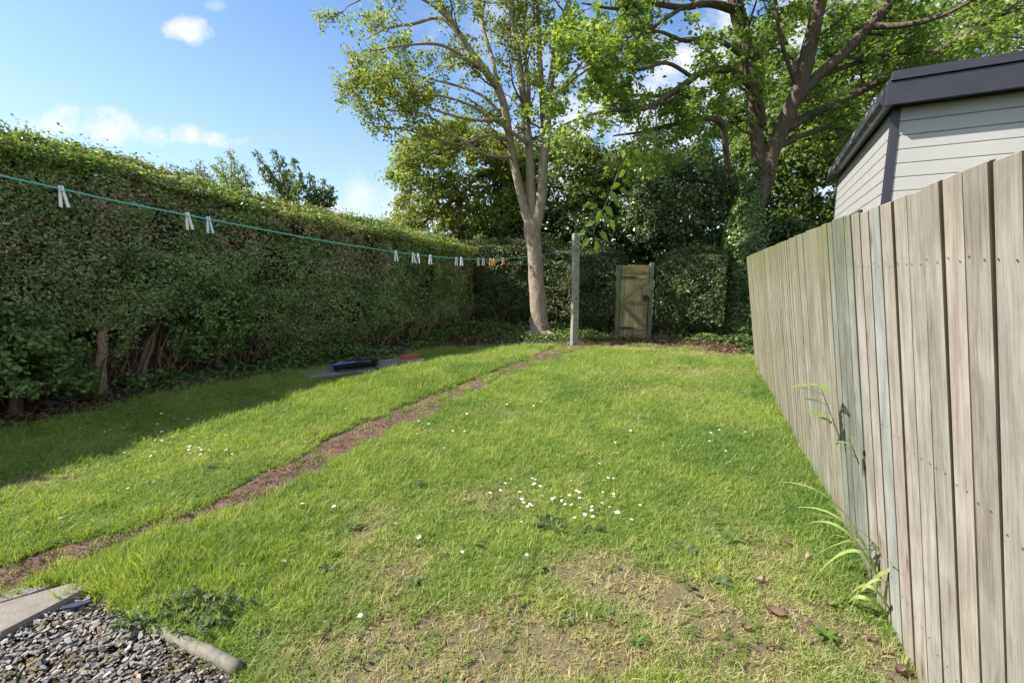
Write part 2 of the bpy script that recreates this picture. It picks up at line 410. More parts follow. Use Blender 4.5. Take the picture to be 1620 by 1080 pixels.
def build_ground():
    M_ground, nt, b, N, L = newmat('garden_soil')
    a = N('ShaderNodeAttribute'); a.attribute_name = 'Col'; g = N('ShaderNodeNewGeometry')
    f = noise(N, L, g.outputs['Position'], 60, 6, .75); f2 = noise(N, L, g.outputs['Position'], 240, 3, .7)
    c = mixc(N, L, 'MULTIPLY', .85, a.outputs['Color'], ramp(N, L, f, [(.3, (.35, .35, .35)), (.5, (.85, .85, .85)), (.7, (1.5, 1.45, 1.3))]))
    c = mixc(N, L, 'MULTIPLY', .6, c, ramp(N, L, f2, [(.35, (.5, .5, .5)), (.6, (1.2, 1.2, 1.2))]))
    L(c, b.inputs['Base Color']); b.inputs['Roughness'].default_value = .95; b.inputs['Specular IOR Level'].default_value = .15
    bump(N, L, b, mixc(N, L, 'MULTIPLY', .5, f, f2), 1.0, .02)
    x0, x1, y0, y1, st = -8.5, 7.5, -1.5, 13.5, .05
    nx, ny = int((x1-x0)/st)+1, int((y1-y0)/st)+1
    X, Y = np.meshgrid(np.linspace(x0, x1, nx), np.linspace(y0, y1, ny)); Z = gz(X, Y)
    lawn = inpoly(X+.25*(n2(X, Y, 2.5, 41)-.5), Y+.25*(n2(X, Y, 2.5, 43)-.5), lawn_poly)
    B = bare(X, Y); inn = pdist(X, Y, [p for p in lawn_poly])
    soil = np.array([.105, .072, .05]); bed = np.array([.095, .06, .045]); th = np.array([.14, .145, .055]); thd = np.array([.27, .225, .135])
    c = np.where(lawn[..., None], th*(1-B[..., None])+thd*B[..., None], bed)
    n = n2(X, Y, 3, 51)[..., None]; c = c*(.7+.6*n)
    gp = inpoly(X, Y, gravel_poly); c = np.where(gp[..., None], np.array([.07, .06, .052]), c)
    Z = Z-np.where(gp, .012, 0)
    edge = np.minimum(np.minimum(X-x0, x1-X), np.minimum(Y-y0, y1-Y)); Z = Z-np.clip(.3-edge, 0, .3)*.3
    idx = np.arange(nx*ny).reshape(ny, nx)
    F_ = np.stack([idx[:-1, :-1], idx[:-1, 1:], idx[1:, 1:], idx[1:, :-1]], -1)
    me = mesh_np('ground', np.stack([X, Y, Z], -1).reshape(-1, 3), F_, 4, c.reshape(-1, 3), True)
    o = link('ground', me, M_ground); tag(o, kind='structure')
    # the land beyond the garden
    V = []; S = 500
    mb = MB(); n = 24
    for j in range(n+1):
        for i in range(n+1): V.append(((i/n-.5)*2*S, (j/n-.5)*2*S, -.06))
    mb.add(V, [(j*(n+1)+i, j*(n+1)+i+1, (j+1)*(n+1)+i+1, (j+1)*(n+1)+i) for j in range(n) for i in range(n)])
    far = stone_mat('far_grass', (.05, .07, .02), (.08, .10, .035), .5)
    o = mb.build('terrain', far); tag(o, kind='structure')
    # worn earth path
    M_path, nt, b, N, L = newmat('trodden_earth'); g = N('ShaderNodeNewGeometry')
    f = noise(N, L, g.outputs['Position'], 7, 7, .7); f2 = noise(N, L, g.outputs['Position'], 90, 5, .75)
    c = ramp(N, L, f, [(.3, (.085, .05, .034)), (.5, (.15, .09, .06)), (.7, (.27, .185, .13))])
    c = mixc(N, L, 'MULTIPLY', .8, c, ramp(N, L, f2, [(.32, (.35, .33, .3)), (.5, (.95, .95, .95)), (.7, (1.45, 1.4, 1.35))]))
    L(c, b.inputs['Base Color']); b.inputs['Roughness'].default_value = .95; bump(N, L, b, f2, 1.0, .015)
    fine = smooth_path(path_line, 26); mb = MB(); V = []; m = 9
    for i, p in enumerate(fine):
        q = fine[min(i+1, len(fine)-1)]-fine[max(i-1, 0)]; t = np.array([q[0], q[1]]); t /= np.linalg.norm(t)+1e-9; s = np.array([-t[1], t[0]])
        for k in range(m):
            a = (k/(m-1)-.5)*2
            w = p[2]*(1.1+1.0*(float(n2(p[0]*1.0+9*np.sign(a), p[1], 4, 61, 3))-.45)) if abs(a) > .1 else p[2]
            xy = np.array([p[0], p[1]])+s*a*w
            z = float(gz(*xy))+.008-.006*a*a + (-.012 if abs(a) > .99 else 0)
            V.append((xy[0], xy[1], z))
    mb.add(V, [(i*m+k, i*m+k+1, (i+1)*m+k+1, (i+1)*m+k) for i in range(len(fine)-1) for k in range(m-1)], 0, True)
    o = mb.build('path', M_path); tag(o, kind='structure')
build_ground()

# ------------------------------------------------------------------ scatter (stuff nobody could count)
def scatter(name, variants, pos, rot, scl, col, kind='stuff', label=None, cat=None):
    """one object; geometry nodes put the variant meshes on its points"""
    c = bpy.data.collections.new(name+'_kit')
    for i, me in enumerate(variants):
        o = bpy.data.objects.new('%s_piece_%02d' % (name, i), me); c.objects.link(o)
    n = len(pos); me = bpy.data.meshes.new(name); me.vertices.add(n); me.vertices.foreach_set('co', np.asarray(pos, np.float32).ravel())
    a = me.attributes.new('rot', 'FLOAT_VECTOR', 'POINT'); a.data.foreach_set('vector', np.asarray(rot, np.float32).ravel())
    a = me.attributes.new('scl', 'FLOAT_VECTOR', 'POINT'); a.data.foreach_set('vector', np.asarray(scl, np.float32).ravel())
    a = me.attributes.new('idx', 'INT', 'POINT'); a.data.foreach_set('value', RNG.integers(0, len(variants), n).astype(np.int32))
    cc = np.ones((n, 4), np.float32); cc[:, :3] = col
    a = me.attributes.new('Col', 'FLOAT_COLOR', 'POINT'); a.data.foreach_set('color', cc.ravel())
    o = bpy.data.objects.new(name, me); COL.objects.link(o); tag(o, label, cat, kind=kind)
    ng = bpy.data.node_groups.new(name, 'GeometryNodeTree')
    ng.interface.new_socket('Geometry', in_out='INPUT', socket_type='NodeSocketGeometry')
    ng.interface.new_socket('Geometry', in_out='OUTPUT', socket_type='NodeSocketGeometry')
    N = ng.nodes.new; L = ng.links.new
    gi = N('NodeGroupInput'); go = N('NodeGroupOutput'); ip = N('GeometryNodeInstanceOnPoints'); ci = N('GeometryNodeCollectionInfo')
    ci.inputs['Collection'].default_value = c; ci.inputs['Separate Children'].default_value = True; ci.inputs['Reset Children'].default_value = True
    def na(nm, ty):
        q = N('GeometryNodeInputNamedAttribute'); q.data_type = ty; q.inputs['Name'].default_value = nm
        return q.outputs['Attribute']
    L(gi.outputs[0], ip.inputs['Points']); L(ci.outputs[0], ip.inputs['Instance']); ip.inputs['Pick Instance'].default_value = True
    L(na('idx', 'INT'), ip.inputs['Instance Index']); L(na('scl', 'FLOAT_VECTOR'), ip.inputs['Scale'])
    e2r = N('FunctionNodeEulerToRotation'); L(na('rot', 'FLOAT_VECTOR'), e2r.inputs[0]); L(e2r.outputs[0], ip.inputs['Rotation'])
    L(ip.outputs[0], go.inputs[0])
    md = o.modifiers.new('scatter', 'NODES'); md.node_group = ng; return o

def tuft(seed, nb, rad, h0, h1, w, lean):
    r = random.Random(seed); mb = MB()
    for _ in range(nb):
        a = r.uniform(0, 6.283); d = rad*math.sqrt(r.random()); b = Vector((d*math.cos(a), d*math.sin(a), -.006))
        h = r.uniform(h0, h1); la = r.uniform(0, 6.283); ln = h*lean*r.uniform(.2, 1.4); ld = Vector((math.cos(la), math.sin(la), 0))
        sa = r.uniform(0, 6.283); s = Vector((math.cos(sa), math.sin(sa), 0)); ww = w*r.uniform(.7, 1.3)
        m = b+ld*ln*.35+Vector((0, 0, h*.6)); t = b+ld*ln+Vector((0, 0, h*r.uniform(.75, 1)))
        mb.add([b-s*ww*.5, b+s*ww*.5, m+s*ww*.42, m-s*ww*.42, t], [(0, 1, 2, 3), (3, 2, 4)], 0, False)
    return mb.mesh('grass_tuft', [M_grass])

def build_grass():
    tufts = [tuft(i, 26, .035, .018, .044, .0032, .9) for i in range(7)]+[tuft(i+20, 15, .028, .03, .075, .0034, .8) for i in range(2)]+[tuft(40, 20, .03, .02, .05, .005, 1.3)]
    N1 = 330000
    Y = 1.0+(RNG.random(N1)**1.35)*10.6; X = RNG.uniform(-7, 5, N1)
    vis = (np.abs(X)/(Y*.985+.25) < 1.28)
    X, Y = X[vis], Y[vis]
    # thin by distance: near dense, far coarse
    jx = RNG.exponential(.10, len(X))*(X < 2)
    ok = inpoly(X+.34*(n2(X, Y, 3, 71)-.5)*2-jx*0, Y+.34*(n2(X, Y, 3, 73)-.5)*2, lawn_poly) | (inpoly(X+jx, Y-jx, lawn_poly) & (RNG.random(len(X)) < .5))
    fx = X-(.917+.42*Y); ok &= (fx < .02) & ~inpoly(X, Y, slab_poly) & ~inpoly(X, Y, pave_poly)
    X, Y = X[ok], Y[ok]
    pd = path_d(X, Y)+.15*(n2(X, Y, 6, 77)-.48); gp = inpoly(X, Y, gravel_poly)
    B = bare(X, Y)
    pr = (1-.0*B)*np.where(pd < .0, np.where(n2(X, Y, 6, 79, 3) > .66, .3, .025), 1.0)*np.where(gp, 0.0, 1.0)*(1-.82*B)
    k = RNG.random(len(X)) < pr; X, Y, B, pd = X[k], Y[k], B[k], pd[k]
    # extra grass out of view on the near side, sparse
    Xe = RNG.uniform(-5, .9, 9000); Ye = RNG.uniform(-1, 1.2, 9000); ke = ~inpoly(Xe, Ye, gravel_poly) & (path_d(Xe, Ye) > 0); Xe, Ye = Xe[ke], Ye[ke]
    X = np.concatenate([X, Xe]); Y = np.concatenate([Y, Ye]); B = np.concatenate([B, bare(Xe, Ye)]); pd = np.concatenate([pd, path_d(Xe, Ye)])
    n = len(X); Z = gz(X, Y)
    lush = n2(X, Y, .9, 81, 3); fine = n2(X, Y, 5, 83, 3)
    def spot(u, v, rx, ry): p = P(u, v); return np.exp(-(((X-p.x)/rx)**2+((Y-p.y)/ry)**2))
    fd = np.abs(X-(.917+.42*Y))
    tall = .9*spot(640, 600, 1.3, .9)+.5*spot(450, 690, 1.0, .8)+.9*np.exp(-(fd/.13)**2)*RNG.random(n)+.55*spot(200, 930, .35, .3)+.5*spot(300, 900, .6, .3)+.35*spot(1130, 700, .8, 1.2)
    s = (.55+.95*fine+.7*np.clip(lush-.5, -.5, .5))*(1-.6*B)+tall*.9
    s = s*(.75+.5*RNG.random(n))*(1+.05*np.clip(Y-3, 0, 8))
    wd = 1.0+.14*np.clip(Y-1.5, 0, 9)
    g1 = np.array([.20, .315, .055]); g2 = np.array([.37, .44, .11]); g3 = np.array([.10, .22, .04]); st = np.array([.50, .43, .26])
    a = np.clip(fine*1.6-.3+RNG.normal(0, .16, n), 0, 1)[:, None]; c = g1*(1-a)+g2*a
    d = np.clip((n2(X, Y, 1.3, 91, 3)-.5)*3+.9*spot(1120, 700, .8, 1.3)+.5*np.exp(-(fd/.5)**2)+RNG.normal(0, .15, n), 0, 1)[:, None]*.7  # dark patch by the fence: tree shade put into the grass colour
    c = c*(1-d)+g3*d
    q = np.clip(B*.95+RNG.normal(0, .25, n)-.22, 0, .9)[:, None]; c = c*(1-q)+st*q
    dead = (RNG.random(n) < .03)[:, None]; c = np.where(dead, st, c)
    c = c*(.8+.4*RNG.random(n))[:, None]
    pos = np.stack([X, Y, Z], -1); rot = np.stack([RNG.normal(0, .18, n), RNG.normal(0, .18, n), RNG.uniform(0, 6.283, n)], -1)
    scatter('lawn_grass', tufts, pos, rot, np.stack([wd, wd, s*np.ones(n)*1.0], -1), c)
    # low broad leaved clover and moss between the blades
    cl = []
    for sd in range(4):
        r = random.Random(sd+50); mb = MB()
        for _ in range(12):
            a = r.uniform(0, 6.283); d = .04*math.sqrt(r.random()); b = Vector((d*math.cos(a), d*math.sin(a), r.uniform(.004, .02)))
            for k in range(3):
                an = a+k*2.1; dr = Vector((math.cos(an), math.sin(an), r.uniform(-.1, .3))); sd_ = Vector((-math.sin(an), math.cos(an), 0)); l = r.uniform(.006, .011)
                mb.add([b, b+dr*l*.6-sd_*l*.5, b+dr*l*1.1, b+dr*l*.6+sd_*l*.5], [(0, 1, 2, 3)])
        cl.append(mb.mesh('clover', [M_grass]))
    n = 15000; Y = 1.1+RNG.random(n)**1.5*6; X = RNG.uniform(-4, 3.3, n)
    k = inpoly(X, Y, lawn_poly) & (path_d(X, Y) > .0) & ~inpoly(X, Y, gravel_poly) & (X < .88+.42*Y) & (RNG.random(n) < (n2(X, Y, 2.5, 95, 3)*1.6-.45)*(1-.35*bare(X, Y)))
    X, Y = X[k], Y[k]; n = len(X)
    c = np.array([.18, .27, .06])*(1-RNG.random((n, 1))*.4)+np.array([.07, .06, .02])*RNG.random((n, 1))
    s = RNG.uniform(.55, 1.1, n)
    scatter('clover', cl, np.stack([X, Y, gz(X, Y)], -1), np.stack([0*X, 0*X, RNG.uniform(0, 6.28, n)], -1), np.stack([s, s, s], -1), c)
build_grass()

# ------------------------------------------------------------------ foliage machinery
def leaves(name, pos, nrm, size, col, mat, parent=None, aspect=.5, fold=.22, align=None):
    n = len(pos); pos = np.asarray(pos); nrm = nrm/(np.linalg.norm(nrm, axis=1, keepdims=True)+1e-9)
    r = RNG.normal(size=(n, 3)) if align is None else align+RNG.normal(size=(n, 3))*.5
    t = np.cross(nrm, np.cross(r, nrm)); t /= np.linalg.norm(t, axis=1, keepdims=True)+1e-9
    b = np.cross(nrm, t); Lh = (size*.5)[:, None]; W = Lh*aspect
    V = np.stack([pos-t*Lh, pos+b*W+nrm*W*fold-t*Lh*.1, pos+t*Lh-nrm*Lh*.15, pos-b*W+nrm*W*fold-t*Lh*.1], 1)
    base = np.arange(n)[:, None]*4; F_ = np.concatenate([base+np.array([0, 1, 2]), base+np.array([0, 2, 3])], 1).reshape(-1, 3)
    me = mesh_np(name, V.reshape(-1, 3), F_, 3, np.repeat(col, 4, axis=0))
    return link(name, me, mat, parent)
def mixcol(a, b, t): return np.array(a)*(1-t)[:, None]+np.array(b)*t[:, None]
def rand_dirs(n, up=0.0):
    d = RNG.normal(size=(n, 3)); d[:, 2] += up; return d/np.linalg.norm(d, axis=1, keepdims=True)

def hedge(name, label, line, heights, thick, n_leaf, lsize, seed, front_sign=1, low_gap=.35, red=.25, parts_trunks=(), bulge=.12, sunny=1.0, ntwig=150, lit=(.25, .31, .07), tone=1.0):
    """line: front base polyline; body goes to the left of travel direction * front_sign"""
    root = empty(name, (line[0][0], line[0][1], 0), label, 'hedge')
    pl = np.array([p[:2] for p in line], float); seg = np.linalg.norm(np.diff(pl, axis=0), axis=1); S = np.concatenate([[0], np.cumsum(seg)]); TL = S[-1]
    def loc(s):
        x = np.interp(s, S, pl[:, 0]); y = np.interp(s, S, pl[:, 1]); e = .15
        dx = np.interp(s+e, S, pl[:, 0])-np.interp(s-e, S, pl[:, 0]); dy = np.interp(s+e, S, pl[:, 1])-np.interp(s-e, S, pl[:, 1])
        l = np.hypot(dx, dy)+1e-9; return x, y, dy/l*front_sign, -dx/l*front_sign         # outward (front) normal
    H = lambda s: np.interp(s, S, heights)+.16*(n2(s, 0*s, 1.1, seed+1, 3)-.5)
    def off(s, z): return bulge*2*(fbm(np.stack([s*1.3, z*1.5, 0*s+seed], -1), seed+3, 3)-.5)+bulge*.75*(fbm(np.stack([s*5.0, z*5.5, 0*s+seed], -1), seed+4, 2)-.5)+.10*np.sin(np.clip(z, 0, 3)*1.1)
    nA = int(n_leaf*.62); s = RNG.random(nA)*TL; h = H(s); zf = RNG.random(nA)**.92; z = zf*h
    dens = fbm(np.stack([s*2.2, z*2.6, 0*s], -1), seed+9, 3)
    lowf = np.clip((z-low_gap*.5)/low_gap, .06, 1)
    keep = RNG.random(nA) < np.clip((dens-.28)*4, .22, 1)*lowf; s, z, h, dens = s[keep], z[keep], h[keep], dens[keep]
    x, y, nx, ny = loc(s); dep = RNG.exponential(.075, len(s))-.03
    shoot = RNG.random(len(s)) < .015; dep = np.where(shoot, -RNG.random(len(s))*.16, dep)
    rec = np.where(z < low_gap*1.6, .22*(1-z/(low_gap*1.6)), 0)
    o = off(s, z)-dep-rec; pos = np.stack([x+nx*o, y+ny*o, z+gz(x, y)], -1)
    nr = np.stack([nx, ny, 0*nx+.55], -1)+RNG.normal(size=(len(s), 3))*.65
    sz = lsize*(.6+.8*RNG.random(len(s)))
    # top
    nB = int(n_leaf*.30); sB = RNG.random(nB)*TL; xB, yB, nxB, nyB = loc(sB); dB = RNG.random(nB)*thick; hB = H(sB)
    up = RNG.exponential(.035, nB)*np.sign(RNG.random(nB)-.75)
    nS = int(TL*26); sS = RNG.random(nS)*TL; dS = RNG.random(nS)*thick; hS = RNG.uniform(.03, .13, nS)*(.4+1.2*fbm(np.stack([sS*1.5, dS, 0*sS], -1), seed+8, 2)); spr = RNG.random(nB) < .085; ks = RNG.integers(0, nS, nB)
    up = np.where(spr, RNG.random(nB)*hS[ks], up); sB = np.where(spr, np.clip(sS[ks]+RNG.normal(0, .014, nB), 0, TL), sB); dB = np.where(spr, dS[ks]+RNG.normal(0, .014, nB), dB); xB, yB, nxB, nyB = loc(sB); hB = H(sB)
    bump_ = .14*(n2(sB*2.0, dB*2.0, 1.2, seed+5, 3)-.5)
    posB = np.stack([xB-nxB*(dB-.08), yB-nyB*(dB-.08), hB+up+bump_+gz(xB, yB)-.12-.04+.30*np.clip(dB/.5, 0, 1)], -1); nrB = np.stack([nxB*.3, nyB*.3, 1+0*nxB], -1)+RNG.normal(size=(nB, 3))*.6
    szB = lsize*(.6+.8*RNG.random(nB))
    # back
    nC = int(n_leaf*.08); sC = RNG.random(nC)*TL; xC, yC, nxC, nyC = loc(sC); zC = RNG.random(nC)*H(sC); oC = thick+.05+RNG.normal(0, .06, nC)
    posC = np.stack([xC-nxC*oC, yC-nyC*oC, zC], -1); nrC = np.stack([-nxC, -nyC, .4+0*nxC], -1)+RNG.normal(size=(nC, 3))*.6
    pa = np.concatenate([pos, posB, posC]); na = np.concatenate([nr, nrB, nrC]); sa = np.concatenate([sz, szB, lsize*(1.4+RNG.random(nC))])
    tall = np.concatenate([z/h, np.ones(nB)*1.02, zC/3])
    n = len(pa); t = np.clip(fbm(pa*2.5, seed+20, 3)*1.8-.45+RNG.normal(0, .25, n), 0, 1)
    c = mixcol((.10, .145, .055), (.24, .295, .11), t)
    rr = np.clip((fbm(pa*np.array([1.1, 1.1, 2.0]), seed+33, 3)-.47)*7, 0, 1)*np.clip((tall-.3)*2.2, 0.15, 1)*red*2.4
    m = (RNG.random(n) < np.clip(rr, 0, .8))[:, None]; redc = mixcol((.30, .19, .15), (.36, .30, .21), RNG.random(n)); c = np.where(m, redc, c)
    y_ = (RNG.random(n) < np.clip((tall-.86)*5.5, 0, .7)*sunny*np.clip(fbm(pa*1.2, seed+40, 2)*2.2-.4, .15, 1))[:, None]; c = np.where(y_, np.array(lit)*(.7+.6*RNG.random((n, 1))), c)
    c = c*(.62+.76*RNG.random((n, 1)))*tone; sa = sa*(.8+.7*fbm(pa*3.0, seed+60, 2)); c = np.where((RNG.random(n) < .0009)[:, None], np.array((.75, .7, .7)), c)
    for (tp, _r) in parts_trunks:
        ax, ay = tp[2][0], tp[2][1]; kk = ~((np.hypot(pa[:, 0]-ax, pa[:, 1]-ay+.12) < .31) & (pa[:, 2] < .80) & (RNG.random(len(pa)) < .9))
        pa, na, sa, c = pa[kk], na[kk], sa[kk], c[kk]
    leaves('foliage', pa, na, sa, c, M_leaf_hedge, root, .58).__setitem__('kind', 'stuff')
    # inner body
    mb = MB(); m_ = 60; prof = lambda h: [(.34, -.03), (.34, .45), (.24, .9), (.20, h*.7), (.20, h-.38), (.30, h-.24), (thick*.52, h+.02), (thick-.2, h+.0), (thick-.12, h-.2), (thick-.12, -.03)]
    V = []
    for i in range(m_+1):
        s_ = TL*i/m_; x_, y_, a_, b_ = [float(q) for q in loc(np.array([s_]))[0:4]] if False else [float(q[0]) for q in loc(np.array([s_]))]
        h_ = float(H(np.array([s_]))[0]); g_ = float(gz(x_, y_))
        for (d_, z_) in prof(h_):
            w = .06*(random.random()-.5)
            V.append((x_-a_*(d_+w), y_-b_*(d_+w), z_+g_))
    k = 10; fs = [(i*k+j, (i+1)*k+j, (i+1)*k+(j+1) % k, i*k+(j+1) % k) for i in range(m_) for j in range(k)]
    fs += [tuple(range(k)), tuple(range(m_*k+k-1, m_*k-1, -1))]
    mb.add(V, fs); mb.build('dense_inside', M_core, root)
    # stems and bare twigs seen at the face
    mb = MB()
    for i in range(ntwig):
        s_ = random.random()*TL; x_, y_, a_, b_ = [float(q[0]) for q in loc(np.array([s_]))]; h_ = float(H(np.array([s_]))[0])
        low = random.random() < .65
        z0 = 0 if low else random.uniform(.3, h_*.8); ln = random.uniform(.5, 1.1) if low else random.uniform(.3, .8)
        o_ = -random.uniform(.06, .24) if low else random.uniform(-.15, .0)
        p = Vector((x_+a_*o_, y_+b_*o_, z0+float(gz(x_, y_)))); d = Vector((random.gauss(0, .3)+a_*.12, random.gauss(0, .3)+b_*.12, 1 if low else random.uniform(.1, 1))).normalized()
        pts = [p]
        for q in range(5):
            d = (d+Vector((random.gauss(0, .18), random.gauss(0, .18), random.gauss(0, .1)))).normalized(); pts.append(pts[-1]+d*ln/5)
        r0 = random.uniform(.004, .012) if low else random.uniform(.002, .005)
        mb.tube(pts, [r0*(1-.14*q) for q in range(6)], 5)
    mb.build('twigs', M_bark_h, root).__setitem__('kind', 'stuff')
    for (pts, rads) in parts_trunks:
        mb = MB(); sp = smooth_path([(*p, r) for p, r in zip(pts, rads)], 5)
        mb.tube([q[:3] for q in sp], [q[3] for q in sp], 12, wob=.10); mb.build('trunk', M_bark_h, root)
    return root, loc, H

# left hedge: front base line runs from behind the camera's left to the far corner
HL = [(-7.2, -1.2), (-6.9, 1.5), (-6.35, 3.6), (-5.75, 5.1), (-5.1, 6.25), (-4.35, 7.1), (-3.4, 8.1), (-2.35, 9.35), (-1.3, 11.0), (-1.05, 11.75)]
HH = [2.9, 2.95, 3.0, 3.02, 2.95, 2.74, 2.52, 2.4, 2.08, 2.0]
def trunk_pts(u, v, Y, du, top, r, seed):
    b = P(u, v); b = Vector((b.x+.10, b.y-.10, 0)); r_ = random.Random(seed)
    t = Vector((b.x+du-.1, b.y+.42, top)); pts = []; rads = []
    for k in range(6):
        f = k/5; q = b.lerp(t, f)+Vector((r_.gauss(0, .03), r_.gauss(0, .03), 0))*(f > 0); pts.append(tuple(q)); rads.append(r*(1.35 if k == 0 else 1-.12*k))
    pts[0] = (pts[0][0], pts[0][1], -.05)
    return pts, rads
trunks = [trunk_pts(154, 620, 0, .10, 1.25, .075, 1), trunk_pts(140, 612, 0, -.12, 1.4, .045, 2), trunk_pts(216, 600, 0, .30, 1.25, .05, 3), trunk_pts(223, 601, 0, .14, 1.1, .034, 4)]
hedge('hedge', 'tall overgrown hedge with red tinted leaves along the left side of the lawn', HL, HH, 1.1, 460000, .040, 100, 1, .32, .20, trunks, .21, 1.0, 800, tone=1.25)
# back hedge pieces, either side of the gate; low tone puts shade into the leaf colour
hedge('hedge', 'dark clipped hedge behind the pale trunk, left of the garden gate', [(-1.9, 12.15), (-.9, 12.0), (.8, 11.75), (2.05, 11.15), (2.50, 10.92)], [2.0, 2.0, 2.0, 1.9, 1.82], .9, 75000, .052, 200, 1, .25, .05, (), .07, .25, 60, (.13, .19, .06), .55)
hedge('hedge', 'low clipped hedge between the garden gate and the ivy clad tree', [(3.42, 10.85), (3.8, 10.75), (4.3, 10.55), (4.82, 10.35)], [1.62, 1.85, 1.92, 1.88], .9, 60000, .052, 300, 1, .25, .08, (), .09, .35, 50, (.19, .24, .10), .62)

# ------------------------------------------------------------------ trees with limbs
def limbs(defs):
    out = []
    for d in defs:
        pts = [(*at(u, v, Y), r) for (u, v, Y, r) in d]; out.append(smooth_path(pts, 5))
    return out
def grow(L_, rng, spacing, blen, bias, tw_n, tw_len, leaf_n, rmin=.02, skip=0, up=.35, spread=1.0, cluster=.10):
    tubes = []; lp = []
    for li, limb in enumerate(L_):
        pts = np.array([p[:3] for p in limb]); rd = np.array([p[3] for p in limb])
        seg = np.linalg.norm(np.diff(pts, axis=0), axis=1); S = np.concatenate([[0], np.cumsum(seg)])
        s = skip if li else S[-1]*.999
        while s < S[-1]:
            p = np.array([np.interp(s, S, pts[:, k]) for k in range(3)]); r = np.interp(s, S, rd)
            e = min(s+.1, S[-1]); p2 = np.array([np.interp(e, S, pts[:, k]) for k in range(3)]); t = p2-p; t /= np.linalg.norm(t)+1e-9
            d = rng.normal(size=3)*spread; d -= t*d.dot(t); d /= np.linalg.norm(d)+1e-9
            d = d*.8+t*.45+np.array(bias)+np.array([0, 0, up*.4]); d /= np.linalg.norm(d)
            ln = blen*rng.uniform(.5, 1.25)*(.6+.4*min(1, r/.06)); n = 7; q = p.copy(); bp = [q.copy()]
            for k in range(n):
                d = d+rng.normal(size=3)*.16+np.array([0, 0, .05*up - .05*(k/n)]); d /= np.linalg.norm(d); q = q+d*ln/n; bp.append(q.copy())
            r0 = max(.008, min(.032, r*.33)); tubes.append((bp, [r0*(1-.82*k/n) for k in range(n+1)], 5))
            for k in range(tw_n):
                f = rng.uniform(.22, 1.0); i = min(n-1, int(f*n)); a = bp[i]+(bp[i+1]-bp[i])*(f*n-i); td = (bp[i+1]-bp[i]); td /= np.linalg.norm(td)
                dd = rng.normal(size=3); dd[2] *= .6; dd = dd/np.linalg.norm(dd)*.9+td*.6; dd /= np.linalg.norm(dd); tl = tw_len*rng.uniform(.5, 1.4); tp = [a]
                for m in range(4):
                    dd = dd+rng.normal(size=3)*.2+np.array([0, 0, -.02]); dd /= np.linalg.norm(dd); tp.append(tp[-1]+dd*tl/4)
                tubes.append((tp, [.0065, .0055, .0045, .0035, .002], 3))
                tpa = np.array(tp)
                for m in range(leaf_n):
                    g = rng.uniform(.35, 1)**.7*4; j = min(3, int(g)); lp.append(tpa[j]+(tpa[j+1]-tpa[j])*(g-j)+rng.normal(size=3)*cluster*.6)
            s += spacing*rng.uniform(.6, 1.4)
    return tubes, np.array(lp)
def tree(name, loc, label, trunk_defs, limb_defs, bark, leafcols, lsize, seed, group=None, aspect=.62, cat='tree', leafmat=None, filt=None, **kw):
    root = empty(name, loc, label, cat, group)
    T = limbs(trunk_defs); mb = MB()
    for sp in T: mb.tube([q[:3] for q in sp], [q[3] for q in sp], 16, wob=.06)
    mb.build('trunk', bark, root)
    Ls = limbs(limb_defs)
    for sp in Ls:
        mb = MB(); mb.tube([q[:3] for q in sp], [q[3] for q in sp], 12, wob=.05); mb.build('limb', bark, root)
    rng = np.random.default_rng(seed); tubes, lp = grow([None]*0+Ls[:1]+Ls, rng, **kw)
    if filt is not None: lp = lp[filt(lp)]
    mb = MB()
    for (bp, rr, n) in tubes: mb.tube(bp, rr, n, cap=False)
    mb.build('branches', M_twig if bark is M_bark_a else bark, root).__setitem__('kind', 'stuff')
    n = len(lp); t = np.clip(fbm(lp*1.3, seed, 2)*1.6-.3+rng.normal(0, .25, n), 0, 1); c = mixcol(leafcols[0], leafcols[1], t)
    if len(leafcols) > 2:
        m = (rng.random(n) < .14)[:, None]; c = np.where(m, np.array(leafcols[2]), c)
    c = c*(.75+.5*rng.random((n, 1)))
    nr = rng.normal(size=(n, 3)); nr[:, 2] = np.abs(nr[:, 2])+.5
    leaves('crown', lp, nr, lsize*rng.uniform(.55, 1.3, n), c, leafmat or M_leaf_tree, root, aspect).__setitem__('kind', 'stuff')
    return root

